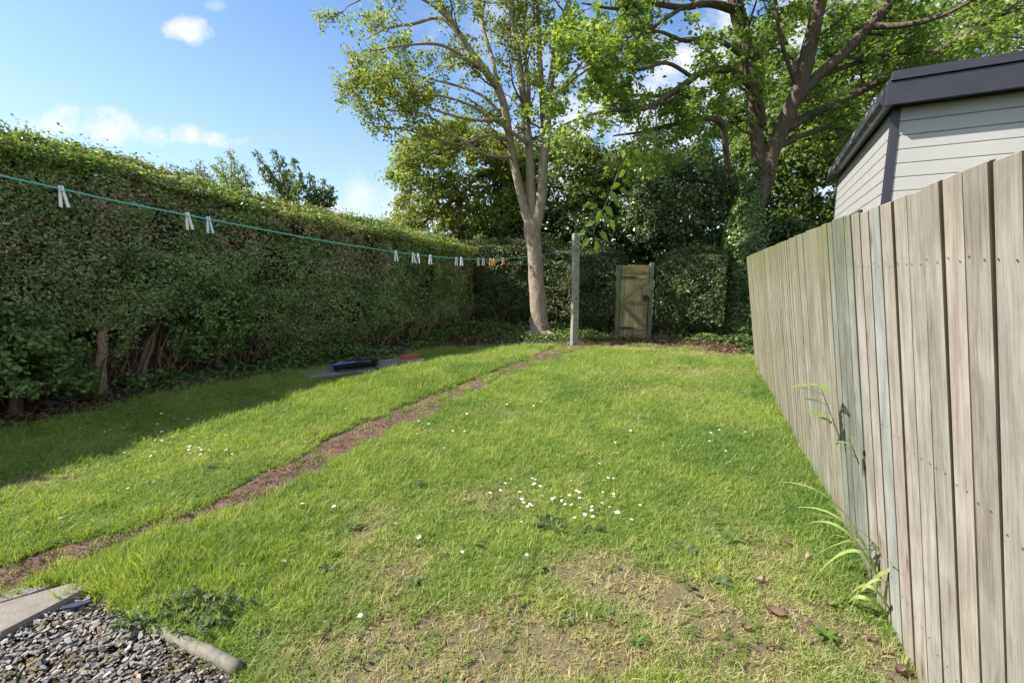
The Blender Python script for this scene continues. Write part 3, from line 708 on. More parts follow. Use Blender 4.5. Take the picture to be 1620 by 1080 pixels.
Y0 = 11.0
mid_trunk = [[(853, 528, Y0, .36), (853, 520, Y0, .27), (853, 505, Y0, .22), (851, 480, Y0, .20), (848, 430, Y0, .18), (845, 390, Y0, .175), (842, 360, Y0, .20), (841, 348, Y0, .17)],
             [(846, 525, Y0-.05, .12), (828, 531, Y0-.35, .07), (795, 537, Y0-.6, .03)], [(860, 525, Y0-.05, .12), (880, 533, Y0-.4, .05), (905, 540, Y0-.6, .02)]]
mid_limbs = [
    [(842, 366, Y0, .12), (828, 325, Y0, .10), (818, 280, Y0, .095), (808, 235, Y0, .09), (802, 190, Y0-.1, .09), (790, 145, Y0-.1, .085), (770, 115, Y0-.2, .085), (740, 75, Y0-.3, .065), (715, 35, Y0-.4, .055), (685, -10, Y0-.5, .045), (650, -70, Y0-.6, .03)],
    [(843, 362, Y0+.08, .14), (840, 300, Y0+.1, .115), (838, 245, Y0+.1, .10), (832, 190, Y0+.2, .09), (824, 120, Y0+.2, .08), (815, 55, Y0+.3, .07), (808, 0, Y0+.3, .07), (798, -80, Y0+.4, .05), (790, -160, Y0+.4, .03)],
    [(846, 366, Y0, .15), (856, 315, Y0, .12), (860, 260, Y0, .115), (864, 215, Y0, .10), (868, 160, Y0+.1, .085), (876, 100, Y0+.1, .075), (884, 50, Y0+.1, .065), (902, 0, Y0+.2, .06), (925, -70, Y0+.2, .04)],
    [(862, 235, Y0+.05, .07), (858, 160, Y0+.3, .07), (854, 90, Y0+.3, .06), (852, 30, Y0+.5, .05), (845, -50, Y0+.6, .035)],
    [(834, 200, Y0+.2, .06), (836, 130, Y0+.5, .05), (828, 60, Y0+.6, .045), (835, -10, Y0+.7, .035)],
    [(790, 145, Y0-.1, .05), (778, 90, Y0+.3, .045), (766, 50, Y0+.4, .04), (755, -10, Y0+.5, .03)],
    [(770, 115, Y0-.2, .04), (725, 85, Y0-.6, .035), (690, 70, Y0-.9, .03), (640, 72, Y0-1.1, .022), (590, 80, Y0-1.2, .012)],
    [(740, 75, Y0-.3, .04), (700, 30, Y0, .035), (655, 38, Y0+.1, .03), (615, 44, Y0+.2, .022), (580, 62, Y0+.3, .012)],
    [(805, 222, Y0, .045), (770, 215, Y0-.5, .035), (730, 228, Y0-.8, .03), (690, 220, Y0-1.0, .022), (640, 205, Y0-1.2, .014), (590, 200, Y0-1.3, .008)],
    [(835, 228, Y0, .05), (790, 195, Y0-.3, .04), (740, 165, Y0-.6, .03), (680, 150, Y0-.9, .02), (620, 160, Y0-1.1, .012)],
    [(802, 190, Y0, .04), (760, 150, Y0+.4, .032), (700, 130, Y0+.7, .025), (640, 120, Y0+.9, .015), (575, 135, Y0+1.0, .008)],
    [(715, 35, Y0-.4, .035), (670, 0, Y0-.6, .028), (610, -15, Y0-.7, .02), (550, 10, Y0-.8, .01)],
    [(812, 250, Y0, .04), (770, 245, Y0-.7, .03), (720, 215, Y0-1.1, .025), (670, 180, Y0-1.4, .018), (610, 175, Y0-1.5, .01)],
    [(802, 190, Y0-.1, .04), (750, 190, Y0-.9, .03), (690, 175, Y0-1.2, .022), (640, 150, Y0-1.4, .014), (580, 165, Y0-1.6, .008)],
    [(868, 160, Y0, .04), (905, 120, Y0-.4, .03), (940, 70, Y0-.6, .025), (970, 30, Y0-.7, .015)]]
mid = tree('tree', tuple(G(853, 524)), 'slender pale tree forking into several upright stems, left of the concrete post', mid_trunk, mid_limbs, M_bark_a,
           [(.17, .225, .065), (.33, .37, .11), (.42, .40, .14)], .074, 5,
           spacing=.33, blen=1.25, bias=(-.22, 0, .02), tw_n=10, tw_len=.42, leaf_n=30, skip=1.9, up=.5)

Y1 = 10.9
rt_trunk = [[(1160, 548, Y1, .40), (1163, 500, Y1, .33), (1170, 430, Y1, .29), (1181, 360, Y1, .24), (1193, 320, Y1, .245), (1205, 285, Y1, .26), (1213, 258, Y1, .235), (1219, 240, Y1, .18)]]
rt_limbs = [
    [(1203, 300, Y1, .15), (1199, 245, Y1, .14), (1195, 190, Y1, .135), (1190, 150, Y1, .135), (1184, 100, Y1, .145), (1175, 55, Y1, .155), (1165, 10, Y1, .15), (1152, -60, Y1, .14), (1140, -140, Y1, .09)],
    [(1209, 282, Y1, .20), (1226, 228, Y1-.1, .17), (1247, 180, Y1-.2, .16), (1264, 140, Y1-.3, .155), (1276, 95, Y1-.4, .16), (1287, 45, Y1-.5, .14), (1300, -10, Y1-.5, .13), (1320, -80, Y1-.6, .08)],
    [(1252, 168, Y1-.2, .13), (1295, 120, Y1-.4, .12), (1335, 85, Y1-.6, .11), (1375, 42, Y1-.8, .10), (1412, 0, Y1-1, .09), (1455, -55, Y1-1.2, .07)],
    [(1207, 200, Y1-.1, .08), (1202, 165, Y1-.3, .09), (1183, 130, Y1-.6, .085), (1150, 110, Y1-.9, .075), (1110, 116, Y1-1.2, .065), (1070, 142, Y1-1.5, .055), (1020, 172, Y1-1.8, .042), (960, 176, Y1-2.1, .032), (905, 192, Y1-2.3, .02), (880, 205, Y1-2.4, .012)],
    [(1095, 122, Y1-1.3, .04), (1055, 100, Y1-1.5, .035), (1010, 110, Y1-1.7, .03), (960, 95, Y1-1.9, .02), (915, 110, Y1-2, .01)],
    [(1153, 270, Y1-.2, .07), (1148, 235, Y1-.3, .065), (1142, 196, Y1-.4, .08), (1120, 188, Y1-.6, .06), (1070, 196, Y1-.9, .045), (1020, 208, Y1-1.2, .03), (970, 215, Y1-1.5, .015)],
    [(1232, 232, Y1, .07), (1270, 214, Y1+.1, .06), (1310, 202, Y1+.2, .05), (1350, 206, Y1+.3, .025)],
    [(1240, 205, Y1-.1, .11), (1290, 178, Y1, .095), (1340, 155, Y1, .085), (1385, 132, Y1, .08), (1440, 105, Y1, .075), (1490, 78, Y1-.2, .07), (1530, 52, Y1-.4, .065), (1580, 25, Y1-.6, .055), (1640, 0, Y1-.8, .04)],
    [(1172, 20, Y1, .09), (1125, 6, Y1-.5, .075), (1080, 12, Y1-.9, .06), (1030, 6, Y1-1.3, .05), (975, 14, Y1-1.6, .03), (920, 5, Y1-1.8, .015)],
    [(1080, 12, Y1-.9, .045), (1030, 45, Y1-1.3, .035), (970, 85, Y1-1.7, .025), (915, 120, Y1-2.0, .015), (880, 150, Y1-2.1, .008)],
    [(1110, 116, Y1-1.2, .04), (1060, 150, Y1-1.0, .03), (1000, 150, Y1-1.0, .02), (940, 145, Y1-1.0, .01)],
    [(1184, 95, Y1, .06), (1130, 60, Y1-.5, .05), (1085, 65, Y1-.9, .04), (1040, 50, Y1-1.2, .03), (990, 60, Y1-1.5, .015)],
    [(1375, 42, Y1-.8, .07), (1430, 40, Y1-1.2, .055), (1490, 25, Y1-1.6, .04), (1560, -10, Y1-2, .02)],
    [(1300, 120, Y1-.4, .06), (1370, 95, Y1-.4, .05), (1420, 85, Y1-.5, .04), (1480, 82, Y1-.6, .02)],
    [(1450, 100, Y1, .04), (1510, 85, Y1+.3, .035), (1570, 60, Y1+.3, .025), (1640, 62, Y1+.4, .012)],
    [(1262, 140, Y1-.3, .05), (1240, 80, Y1-.6, .04), (1230, 30, Y1-.8, .03), (1225, -40, Y1-1, .02)]]
rt = tree('tree', tuple(P(1168, 548)), 'large spreading brown barked tree with ivy clad base beyond the fence end', rt_trunk, rt_limbs, M_bark_b,
          [(.14, .22, .055), (.28, .37, .10), (.36, .42, .12)], .098, 9,
          spacing=.36, blen=1.25, bias=(-.05, -.12, 0), tw_n=11, tw_len=.45, leaf_n=27, skip=1.2, up=.3)

# hanging sprig of fresh leaves below the right tree's long branch
def sprig(parent):
    pts = [at(980, 268, 8.2), at(968, 300, 8.1), at(955, 330, 8.0), at(944, 352, 8.0), at(938, 372, 8.0)]
    top = [at(1020, 172, 9.1), at(1003, 220, 8.6)]
    mb = MB(); sp = smooth_path([tuple(p) for p in top+pts], 4); mb.tube(sp, [.014-.0105*i/len(sp) for i in range(len(sp))], 5)
    s = mb.build('hanging_twig', M_bark_b, parent)
    mat = plant_mat('fresh_leaf', (.16, .25, .04), .5)
    r = random.Random(4)
    spots = [(990, 285, 30), (975, 292, 170), (1000, 262, 20), (985, 272, 190), (1008, 240, 10), (948, 338, -120), (970, 308, -60), (922, 366, 180), (928, 380, -150), (944, 386, -80), (954, 370, -20), (935, 352, 170), (958, 345, 10), (962, 330, -30), (940, 325, 160), (975, 318, -10), (955, 308, 150), (985, 300, 10), (930, 322, 170), (968, 352, -50)]
    for (u, v, ang) in spots:
        c = at(u, v, 8.0+r.uniform(-.15, .15)); a = R(ang); d = Vector((math.cos(a), r.uniform(-.3, .3), math.sin(a)-.1)).normalized(); ln = r.uniform(.13, .18)
        sd = Vector((0, -.5, 0)).cross(d).normalized(); sd = (sd+Vector((0, r.uniform(-.5, .5), 0))).normalized()
        ps = [c+d*ln*(k/5-.4)+Vector((0, 0, -.01*k*k*.3)) for k in range(6)]; mb = MB()
        mb.strip(ps, [.004, .035, .052, .05, .03, .002], sd, fold=.2); mb.build('leaf', mat, s)
sprig(rt)

# ------------------------------------------------------------------ bushy trees behind (crown of clumps)
def bushy(name, label, u, v, Y, wu, hv, ncl, per, lsize, cols, seed, mat=None, cr=.34, group=None, cat='tree', depth=None, hole=.3, limbs_n=7, bark=None):
    c = at(u, v, Y); rx = wu/F*Y/2; rz = hv/F*Y/2; ry = depth or rx*.8; rng = np.random.default_rng(seed)
    root = empty(name, (c.x, c.y, 0), label, cat, group)
    k = ncl*2; d = rng.normal(size=(k, 3)); d /= np.linalg.norm(d, axis=1, keepdims=True)
    rad = rng.uniform(.45, 1.0, k)**.45*(.72+.55*fbm(d*1.9+seed, seed, 3)); q = d*rad[:, None]*np.array([rx, ry, rz])+np.array(c)
    q = q[q[:, 2] > .25]; q = q[fbm(q*.8, seed+5, 2) > hole][:ncl]
    q = q[(q[:, 2] > .3)]
    cs = cr*rng.uniform(.55, 1.25, len(q)); pts = np.repeat(q, per, 0)
    dd = rng.normal(size=(len(pts), 3)); dd /= np.linalg.norm(dd, axis=1, keepdims=True); rr = rng.random(len(pts))**.5
    pts = pts+dd*(rr*np.repeat(cs, per))[:, None]*np.array([1, 1, .62]); n = len(pts)
    ctone = np.repeat(np.clip(rng.normal(.5, .28, len(q)), 0, 1), per); t = np.clip(ctone+rng.normal(0, .18, n), 0, 1)
    col = mixcol(cols[0], cols[1], t)*(.75+.5*rng.random((n, 1)))
    nr = dd*.5+(pts-np.array(c))/np.array([rx, ry, rz])*.5+rng.normal(size=(n, 3))*.5+np.array([0, 0, .5])
    leaves('crown', pts, nr, lsize*rng.uniform(.6, 1.35, n), col, mat or M_leaf_tree, root, .6).__setitem__('kind', 'stuff')
    mb = MB(); r0 = max(.05, rx*.07); mb.tube([(c.x, c.y, -.1), (c.x+.05, c.y, c.z*.5), (c.x, c.y, max(.5, c.z))], [r0*1.3, r0, r0*.7], 10, wob=.06)
    for i in range(limbs_n):
        e = q[rng.integers(0, len(q))]; s0 = Vector((c.x, c.y, max(.3, c.z-rz*.7+rng.random()*rz*.8))); e = Vector(e); m = (s0+e)/2+Vector((0, 0, .15*rz))
        mb.tube(smooth_path([tuple(s0), tuple(m), tuple(e)], 3), [r0*.5*(1-.12*j) for j in range(7)], 6, cap=False)
    mb.build('trunk', bark or M_bark_b, root); return root

bushy('tree', 'bright leafy tree rising behind the hedge corner, left of the pale trunk', 725, 305, 14.5, 235, 225, 520, 72, .115, [(.14, .19, .055), (.33, .36, .10)], 21, cr=.4)
bushy('tree', 'mid green tree behind the hedge between the pale trunk and the post', 895, 330, 15.5, 210, 215, 480, 64, .12, [(.07, .105, .035), (.20, .25, .07)], 22, cr=.42)
bushy('tree', 'rounded green tree behind the hedge, above the garden gate', 985, 335, 16.5, 170, 170, 330, 60, .12, [(.08, .12, .04), (.22, .28, .08)], 23, cr=.42)
bushy('shrub', 'dark glossy evergreen shrub behind the low hedge right of the gate', 1085, 335, 12.6, 190, 190, 480, 64, .085, [(.06, .09, .035), (.14, .185, .07)], 24, M_leaf_gloss, .3, cat='shrub')
bushy('tree', 'leafy green tree behind the ivy clad trunk, left of the white shed', 1255, 285, 13.5, 200, 260, 560, 64, .115, [(.07, .12, .035), (.20, .27, .065)], 25, cr=.4)
bushy('tree', 'light green tree showing above the white shed roof', 1440, 150, 18.0, 420, 230, 520, 60, .15, [(.08, .14, .025), (.2, .28, .05)], 26, cr=.6)
bushy('tree', 'light green tree filling the fork of the large spreading tree', 1290, 120, 17.0, 300, 190, 420, 60, .13, [(.08, .14, .035), (.24, .32, .07)], 31, cr=.55, hole=.34)
bushy('tree', 'dark green tree in the distance behind the forked branches', 1110, 250, 19.0, 230, 160, 300, 56, .14, [(.035, .07, .018), (.10, .16, .03)], 29, cr=.55, hole=.36)
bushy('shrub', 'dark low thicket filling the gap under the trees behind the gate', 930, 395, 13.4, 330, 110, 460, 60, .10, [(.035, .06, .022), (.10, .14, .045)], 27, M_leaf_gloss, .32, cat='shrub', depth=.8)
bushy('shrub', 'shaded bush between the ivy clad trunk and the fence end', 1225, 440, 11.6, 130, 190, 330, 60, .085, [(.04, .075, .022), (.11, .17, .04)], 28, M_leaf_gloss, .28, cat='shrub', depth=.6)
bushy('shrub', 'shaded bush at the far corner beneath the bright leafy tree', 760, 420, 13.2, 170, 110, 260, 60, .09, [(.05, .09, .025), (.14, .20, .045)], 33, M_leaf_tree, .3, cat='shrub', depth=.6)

def feather(name, label, u0, v0, Y, stems, cols, seed, lsize=.07):
    """young tree of upright shoots seen over the hedge"""
    rng = np.random.default_rng(seed); c = at(u0, v0, Y); root = empty(name, (c.x, c.y, 0), label, 'tree'); mb = MB(); lp = []
    mb.tube([(c.x, c.y, 0), (c.x, c.y, c.z)], [.06, .04], 8)
    for (u, v) in stems:
        e = at(u, v, Y+rng.uniform(-.4, .4)); pts = [np.array(c)+(np.array(e)-np.array(c))*f+np.array([0, 0, .12*math.sin(f*3.14)])*(1) for f in np.linspace(0, 1, 7)]
        mb.tube(pts, [.02*(1-.13*k) for k in range(7)], 5, cap=False)
        for k in range(230):
            f = rng.random()**.7; p = np.array(c)+(np.array(e)-np.array(c))*f; w = .26*(1-f*.75); lp.append(p+rng.normal(size=3)*w*np.array([.6, .6, .5]))
    mb.build('trunk', M_bark_h, root); lp = np.array(lp); n = len(lp)
    col = mixcol(cols[0], cols[1], rng.random(n)); nr = rng.normal(size=(n, 3))
    al = np.tile(np.array([0, 0, 1.0]), (n, 1))+rng.normal(size=(n, 3))*.3
    leaves('crown', lp, nr, lsize*rng.uniform(.7, 1.6, n), col, M_leaf_tree, root, .38, align=al).__setitem__('kind', 'stuff')
feather('sapling', 'pale green sapling, leftmost of the treetops over the left hedge', 368, 318, 11.5, [(365, 236), (345, 250), (385, 262), (392, 275), (352, 275), (372, 255), (338, 262), (400, 290), (378, 285)], [(.16, .22, .06), (.27, .32, .10)], 1, .06)
feather('sapling', 'grey green treetop of slanting shoots over the left hedge', 462, 335, 12.5, [(403, 240), (432, 236), (420, 262), (445, 250), (465, 252), (452, 272), (412, 268), (478, 275), (440, 285), (470, 290)], [(.11, .16, .065), (.18, .23, .10)], 2, .085)
feather('sapling', 'rounded dark treetop over the hedge, nearest the white cloud', 505, 345, 12.8, [(490, 276), (480, 292), (512, 285), (525, 296), (530, 312), (500, 300), (518, 305), (486, 310)], [(.09, .13, .05), (.15, .20, .075)], 3, .085)
feather('sapling', 'thin wispy shoots on top of the hedge left of the pale sapling', 318, 300, 9.5, [(316, 256), (308, 268), (322, 270), (290, 275), (268, 262), (285, 282), (330, 280)], [(.10, .14, .04), (.16, .19, .06)], 4, .04)

# leafy shrubs bulging forward from the left hedge's foot
bushy('shrub', 'leafy green shrub at the hedge foot, at the left edge of the lawn', 10, 570, 4.7, 200, 190, 200, 46, .055, [(.09, .15, .04), (.21, .29, .09)], 41, M_leaf_hedge, .17, cat='shrub', depth=.45, hole=.25, limbs_n=3)
bushy('shrub', 'leafy shrub growing at the hedge foot, right of the two hedge trunks', 335, 500, 6.75, 130, 150, 130, 46, .055, [(.09, .15, .04), (.21, .29, .09)], 42, M_leaf_hedge, .18, cat='shrub', depth=.35, hole=.25, limbs_n=3)

# ivy on the right trunk
def ivy():
    root = empty('ivy', tuple(P(1160, 545)), 'mass of green ivy wrapped round the foot of the large brown tree', 'ivy')
    n = 26000; v = RNG.uniform(255, 560, n); f = (v-325)/235
    cu = np.interp(v, [255, 325, 360, 430, 500, 560], [1208, 1186, 1180, 1172, 1165, 1160]); rad = np.interp(v, [255, 325, 350, 400, 470, 560], [.24, .28, .36, .48, .54, .62])
    cx = np.array([at(a, b, Y1) for a, b in zip(cu, v)]); th = RNG.uniform(0, 6.283, n)
    lump = .75+.5*fbm(np.stack([np.cos(th)*1.5, np.sin(th)*1.5, cx[:, 2]*1.6], -1), 77, 3)
    r = rad*lump+RNG.normal(0, .035, n); keep = RNG.random(n) < np.clip((lump-1.04)*7+1.25+f*2.6-.6*np.cos(th), 0, 1)
    dr = np.stack([np.cos(th), np.sin(th), 0*th], -1); pos = cx+dr*r[:, None]; pos, dr, n = pos[keep], dr[keep], keep.sum()
    pos[:, 2] = np.maximum(pos[:, 2], .02)
    c = mixcol((.04, .085, .022), (.14, .22, .055), np.clip(fbm(pos*2.5, 78, 2)*1.5-.25+RNG.normal(0, .2, n), 0, 1))
    leaves('foliage', pos, dr+RNG.normal(size=(n, 3))*.4+np.array([0, 0, .3]), .075*RNG.uniform(.6, 1.3, n), c, M_leaf_gloss, root, .85).__setitem__('kind', 'stuff')
    mb = MB()
    for i in range(9):
        a = i*.7+.2; pts = [at(1160+8*math.cos(a)*0, 560-k*38, Y1)+Vector((math.cos(a+k*.25)*(.46-.03*k), math.sin(a+k*.25)*(.46-.03*k), 0)) for k in range(4)]
        mb.tube(pts, [.02-.002*k for k in range(len(pts))], 5)
    mb.build('stems', M_bark_h, root)
ivy()

# ------------------------------------------------------------------ fence
M_fence = wood_mat('fence_board', (.26, .25, .24), (.35, .34, .327), (.43, .42, .405), (.20, .20, .11), .3)
M_fence_far = wood_mat('fence_board_greened', (.19, .178, .157), (.275, .268, .245), (.355, .343, .32), (.17, .175, .07), .75)
M_edge = wood_mat('fence_board_edge', (.028, .026, .018), (.048, .044, .03), (.07, .065, .045))  # olive stained board sides, with the shade of the gaps painted in
M_rail = wood_mat('fence_rail', (.06, .05, .03), (.11, .095, .06), (.17, .15, .10), axis='Y')
M_nail = flat_mat('nail_head', (.06, .04, .03), .6)
def fence(label, t0, t1, height, inset, pitch, mat, tints, seed, gap):
    """t: distance along the base line from y=0; leans towards the lawn"""
    r = random.Random(seed); a0 = FA+FDIR*t0; lean = R(8.0)
    root = empty('fence', (a0[0]+inset*FDIR[1], a0[1]-inset*FDIR[0], 0), label, 'fence'); ang = math.atan2(FDIR[1], FDIR[0])-math.pi/2
    root.rotation_euler = (0, 0, ang)
    # local frame: +Y along the fence (away), -X towards the lawn ; lean about Y
    Lm = Matrix.Rotation(-lean, 4, 'Y'); n = int(round((t1-t0)/pitch)); meshes = []
    for k in range(5):
        w = pitch-gap; mb = MB(); rr = random.Random(seed*10+k)
        for z0, z1 in ((0, height),):
            mb.box((-.018, -w/2, z0), (0.0, w/2, z1), chamfer=.0025)
        for z in (.3, .95, height-.22):
            for sy in (-1, 1):
                cy = sy*(w*.28)+rr.uniform(-.006, .006); cz = z+rr.uniform(-.012, .012); rd_ = .0032
                mb.add([(-.0205, cy+rd_*math.cos(q), cz+rd_*math.sin(q)) for q in np.linspace(6.283, 0, 7)[:-1]], [tuple(range(6))], 2)
        me = mb.mesh('board', [mat, M_edge, M_nail])
        for po in me.polygons:
            if abs(po.normal.y) > .6: po.material_index = 1
        for vtx in me.vertices:
            f = vtx.co.z/height; vtx.co.y += .004*math.sin(f*3+k*2)+(.003*math.sin(f*7+k)); vtx.co.x += .0
        meshes.append(me)
    for i in range(n):
        o = bpy.data.objects.new('board', meshes[r.randrange(5)]); COL.objects.link(o); o.parent = root
        y = (i+.5)*pitch; dz = r.uniform(-.004, .004); M = Matrix.Translation((0, y+r.uniform(-.003, .003), -.03+dz)) @ Lm @ Matrix.Rotation(r.uniform(-.004, .004), 4, 'X') @ Matrix.Rotation(r.uniform(-.025, .02), 4, 'Z')
        o.matrix_local = M; b = r.uniform(.88, 1.10); tt = tints(i, n, r); o.color = (b*tt[0], b*tt[1], b*tt[2], 1)
    # second row behind the gaps
    for i in range(n+1):
        o = bpy.data.objects.new('rear_board', meshes[r.randrange(5)]); COL.objects.link(o); o.parent = root
        o.matrix_local = Matrix.Translation((.045+.026, i*pitch, -.05)) @ Lm; o.color = (.30, .28, .21, 1)
        if i == 0 or i == n: o.scale = (1, .55, 1); o.matrix_local = Matrix.Translation((.045+.026, min(max(i*pitch, pitch*.3), n*pitch-pitch*.3), -.05)) @ Lm @ Matrix.Diagonal((1, .5, 1, 1))
    LN = n*pitch
    for z in (.3, .95, height-.22):
        mb = MB(); mb.box((.003, .0, z-.04), (.045, LN, z+.04), Lm, chamfer=0); mb.build('rail', M_rail, root, False)
    k = 0; y = .05
    while y < LN+.01:
        mb = MB(); mb.box((.095, y-.045, -.4), (.185, y+.045, height-.02), Lm, chamfer=.004); mb.build('fence_post', M_rail, root, False); y += max(1.0, min(1.8, LN-.1))
    return root
def tn_far(i, n, r):
    if i < 1: return (.74, .84, .88)
    if i < 5: return (.82, .90, .90)
    if r.random() < .15: return (.86, .93, .9)
    return (1.0, .98, .88) if i < n*.55 else (1.0, .99, .80)
def tn_near(i, n, r):
    if r.random() < .14: return (.9, .97, 1.0)
    return (1.0, .965, .93) if r.random() < .6 else (1.02, .94, .90)
T_STEP = 1.94*math.hypot(.42, 1)
fence('far run of weathered vertical board fence, greenish with age, standing taller at its near end', T_STEP, 7.36*math.hypot(.42, 1), 1.825, 0.02, .112, M_fence_far, tn_far, 3, .006)
fence('near run of pinkish grey weathered board fence with wide dark gaps', T_STEP-.118*31, T_STEP-.012, 1.80, -.005, .118, M_fence, tn_near, 4, .009)

# ------------------------------------------------------------------ shed
def shed():
    clad = flat_mat('white_cladding', (.43, .425, .405), .4, .45, nscale=3, var=.05); dark = flat_mat('anthracite_trim', (.036, .035, .046), .35, .5, nscale=6, var=.15)
    gap = flat_mat('cladding_joint', (.16, .16, .16), .8)
    m, nt, b, N, L = newmat('grubby_black_fascia'); tc = N('ShaderNodeTexCoord')
    nz = noise(N, L, mapping(N, L, tc.outputs['Object'], (3, 1.2, 4)), 3, 7, .75, .6)
    L(ramp(N, L, nz, [(.35, (.02, .02, .025)), (.52, (.035, .035, .042)), (.58, (.13, .13, .14)), (.64, (.5, .5, .51))]), b.inputs['Base Color']); b.inputs['Roughness'].default_value = .35
    grub = m
    C = at(1415, 170, 4.0); H = C.z                                       # soffit height at the front left corner
    ang = -math.atan(.54); root = empty('shed', (C.x, C.y, 0), 'white clad garden shed with dark grey roof edge behind the fence', 'shed', rz=ang)
    # local: +Y along the side wall (away), +X along the front wall (right)
    LY, LX, pitch = 3.1, 4.2, .111; top = H-.005; W = .05
    mb = MB(); mb.box((.03, .03, -.05), (LX, LY, H+.05)); mb.build('wall_core', gap, root, False)
    # boards, one by one
    a = pitch-.003
    prof = [(0.0, .004), (.0, a-.004), (.005, a), (.03, a), (.03, 0), (.005, 0)]
    def board(length, axis):
        mb = MB(); vs = []
        for e in (.0, length):
            for (d, z) in prof: vs.append((e, d, z) if axis == 'X' else (d, e, z))
        n = len(prof); fs = [(i, (i+1) % n, n+(i+1) % n, n+i) for i in range(n)]+[tuple(range(n-1, -1, -1)), tuple(range(n, 2*n))]
        mb.add(vs, fs); return mb.mesh('cladding_board', [clad])
    bf, bs = board(LX-.045, 'X'), board(LY-.05, 'Y'); z = top-pitch+.0
    while z > -.1:
        for me, lc in ((bf, (.045, 0, z)), (bs, (0, .045, z))):
            o = bpy.data.objects.new('cladding_board', me); COL.objects.link(o); o.parent = root; o.location = lc
        z -= pitch
    mb = MB(); mb.box((-.012, -.012, -.05), (.043, .043, H), chamfer=.003); mb.build('corner_trim', dark, root, False)
    mb = MB(); mb.box((-.01, LY-.004, -.05), (.04, LY+.04, H)); mb.build('corner_trim', dark, root, False)
    # soffit boards, fascia, roof
    oh = .075; oy = .13; fh = .23
    for i in range(24):
        x0 = -oh+.02+i*.185
        mb = MB(); mb.box((x0, -oy+.02, H+.001), (x0+.179, -.014, H+.018), chamfer=.002); mb.build('soffit_board', dark, root, False)
    for i in range(18):
        y0 = -.010+i*.185
        mb = MB(); mb.box((-oh+.02, y0, H+.001), (-.014, min(y0+.179, LY+.1), H+.018), chamfer=.002); mb.build('soffit_board', dark, root, False)
    mb = MB(); mb.box((-oh-.012, -oy-.02, H-.02), (LX+.2, -oy+.005, H+fh*.68), chamfer=.004); mb.build('fascia', dark, root, False)
    mb = MB(); mb.box((-oh+.008, -oy-.034, H+fh*.68+.004), (LX+.2, -oy+.01, H+fh), chamfer=.004); mb.build('roof_edge_trim', dark, root, False)
    # sloping black gutter like edge on the lawn side
    pr = [(-oh-.02, H-.022), (-oh+.012, H-.022), (-oh+.045, H+fh), (-oh+.03, H+fh+.008), (-oh-.035, H+.13), (-oh-.045, H+.02)]
    vs = [(x, y, z) for y in (-oy+.006, LY+.15) for (x, z) in pr]; n = len(pr)
    mb = MB(); mb.add(vs, [(i, (i+1) % n, n+(i+1) % n, n+i) for i in range(n)]+[tuple(range(n-1, -1, -1)), tuple(range(n, 2*n))]); o = mb.build('side_fascia', grub, root, False); o['label'] = 'black side roof edge with pale dirt splashes'
    mb = MB(); mb.box((-oh+.05, -oy+.012, H+.02), (LX+.2, LY+.15, H+fh-.02)); mb.build('roof', dark, root, False)
    # small round downlight in the soffit
    wl = flat_mat('lamp_white', (.75, .75, .74), .3); mb = MB()
    cx, cy = .78, -.08; n = 18
    vs = [(cx+.038*math.cos(2*math.pi*i/n), cy+.038*math.sin(2*math.pi*i/n), H-.006) for i in range(n)]+[(cx+.042*math.cos(2*math.pi*i/n), cy+.042*math.sin(2*math.pi*i/n), H+.002) for i in range(n)]
    mb.add(vs, [tuple(range(n-1, -1, -1))]+[(i, (i+1) % n, n+(i+1) % n, n+i) for i in range(n)]); mb.build('downlight', wl, root, False)
shed()

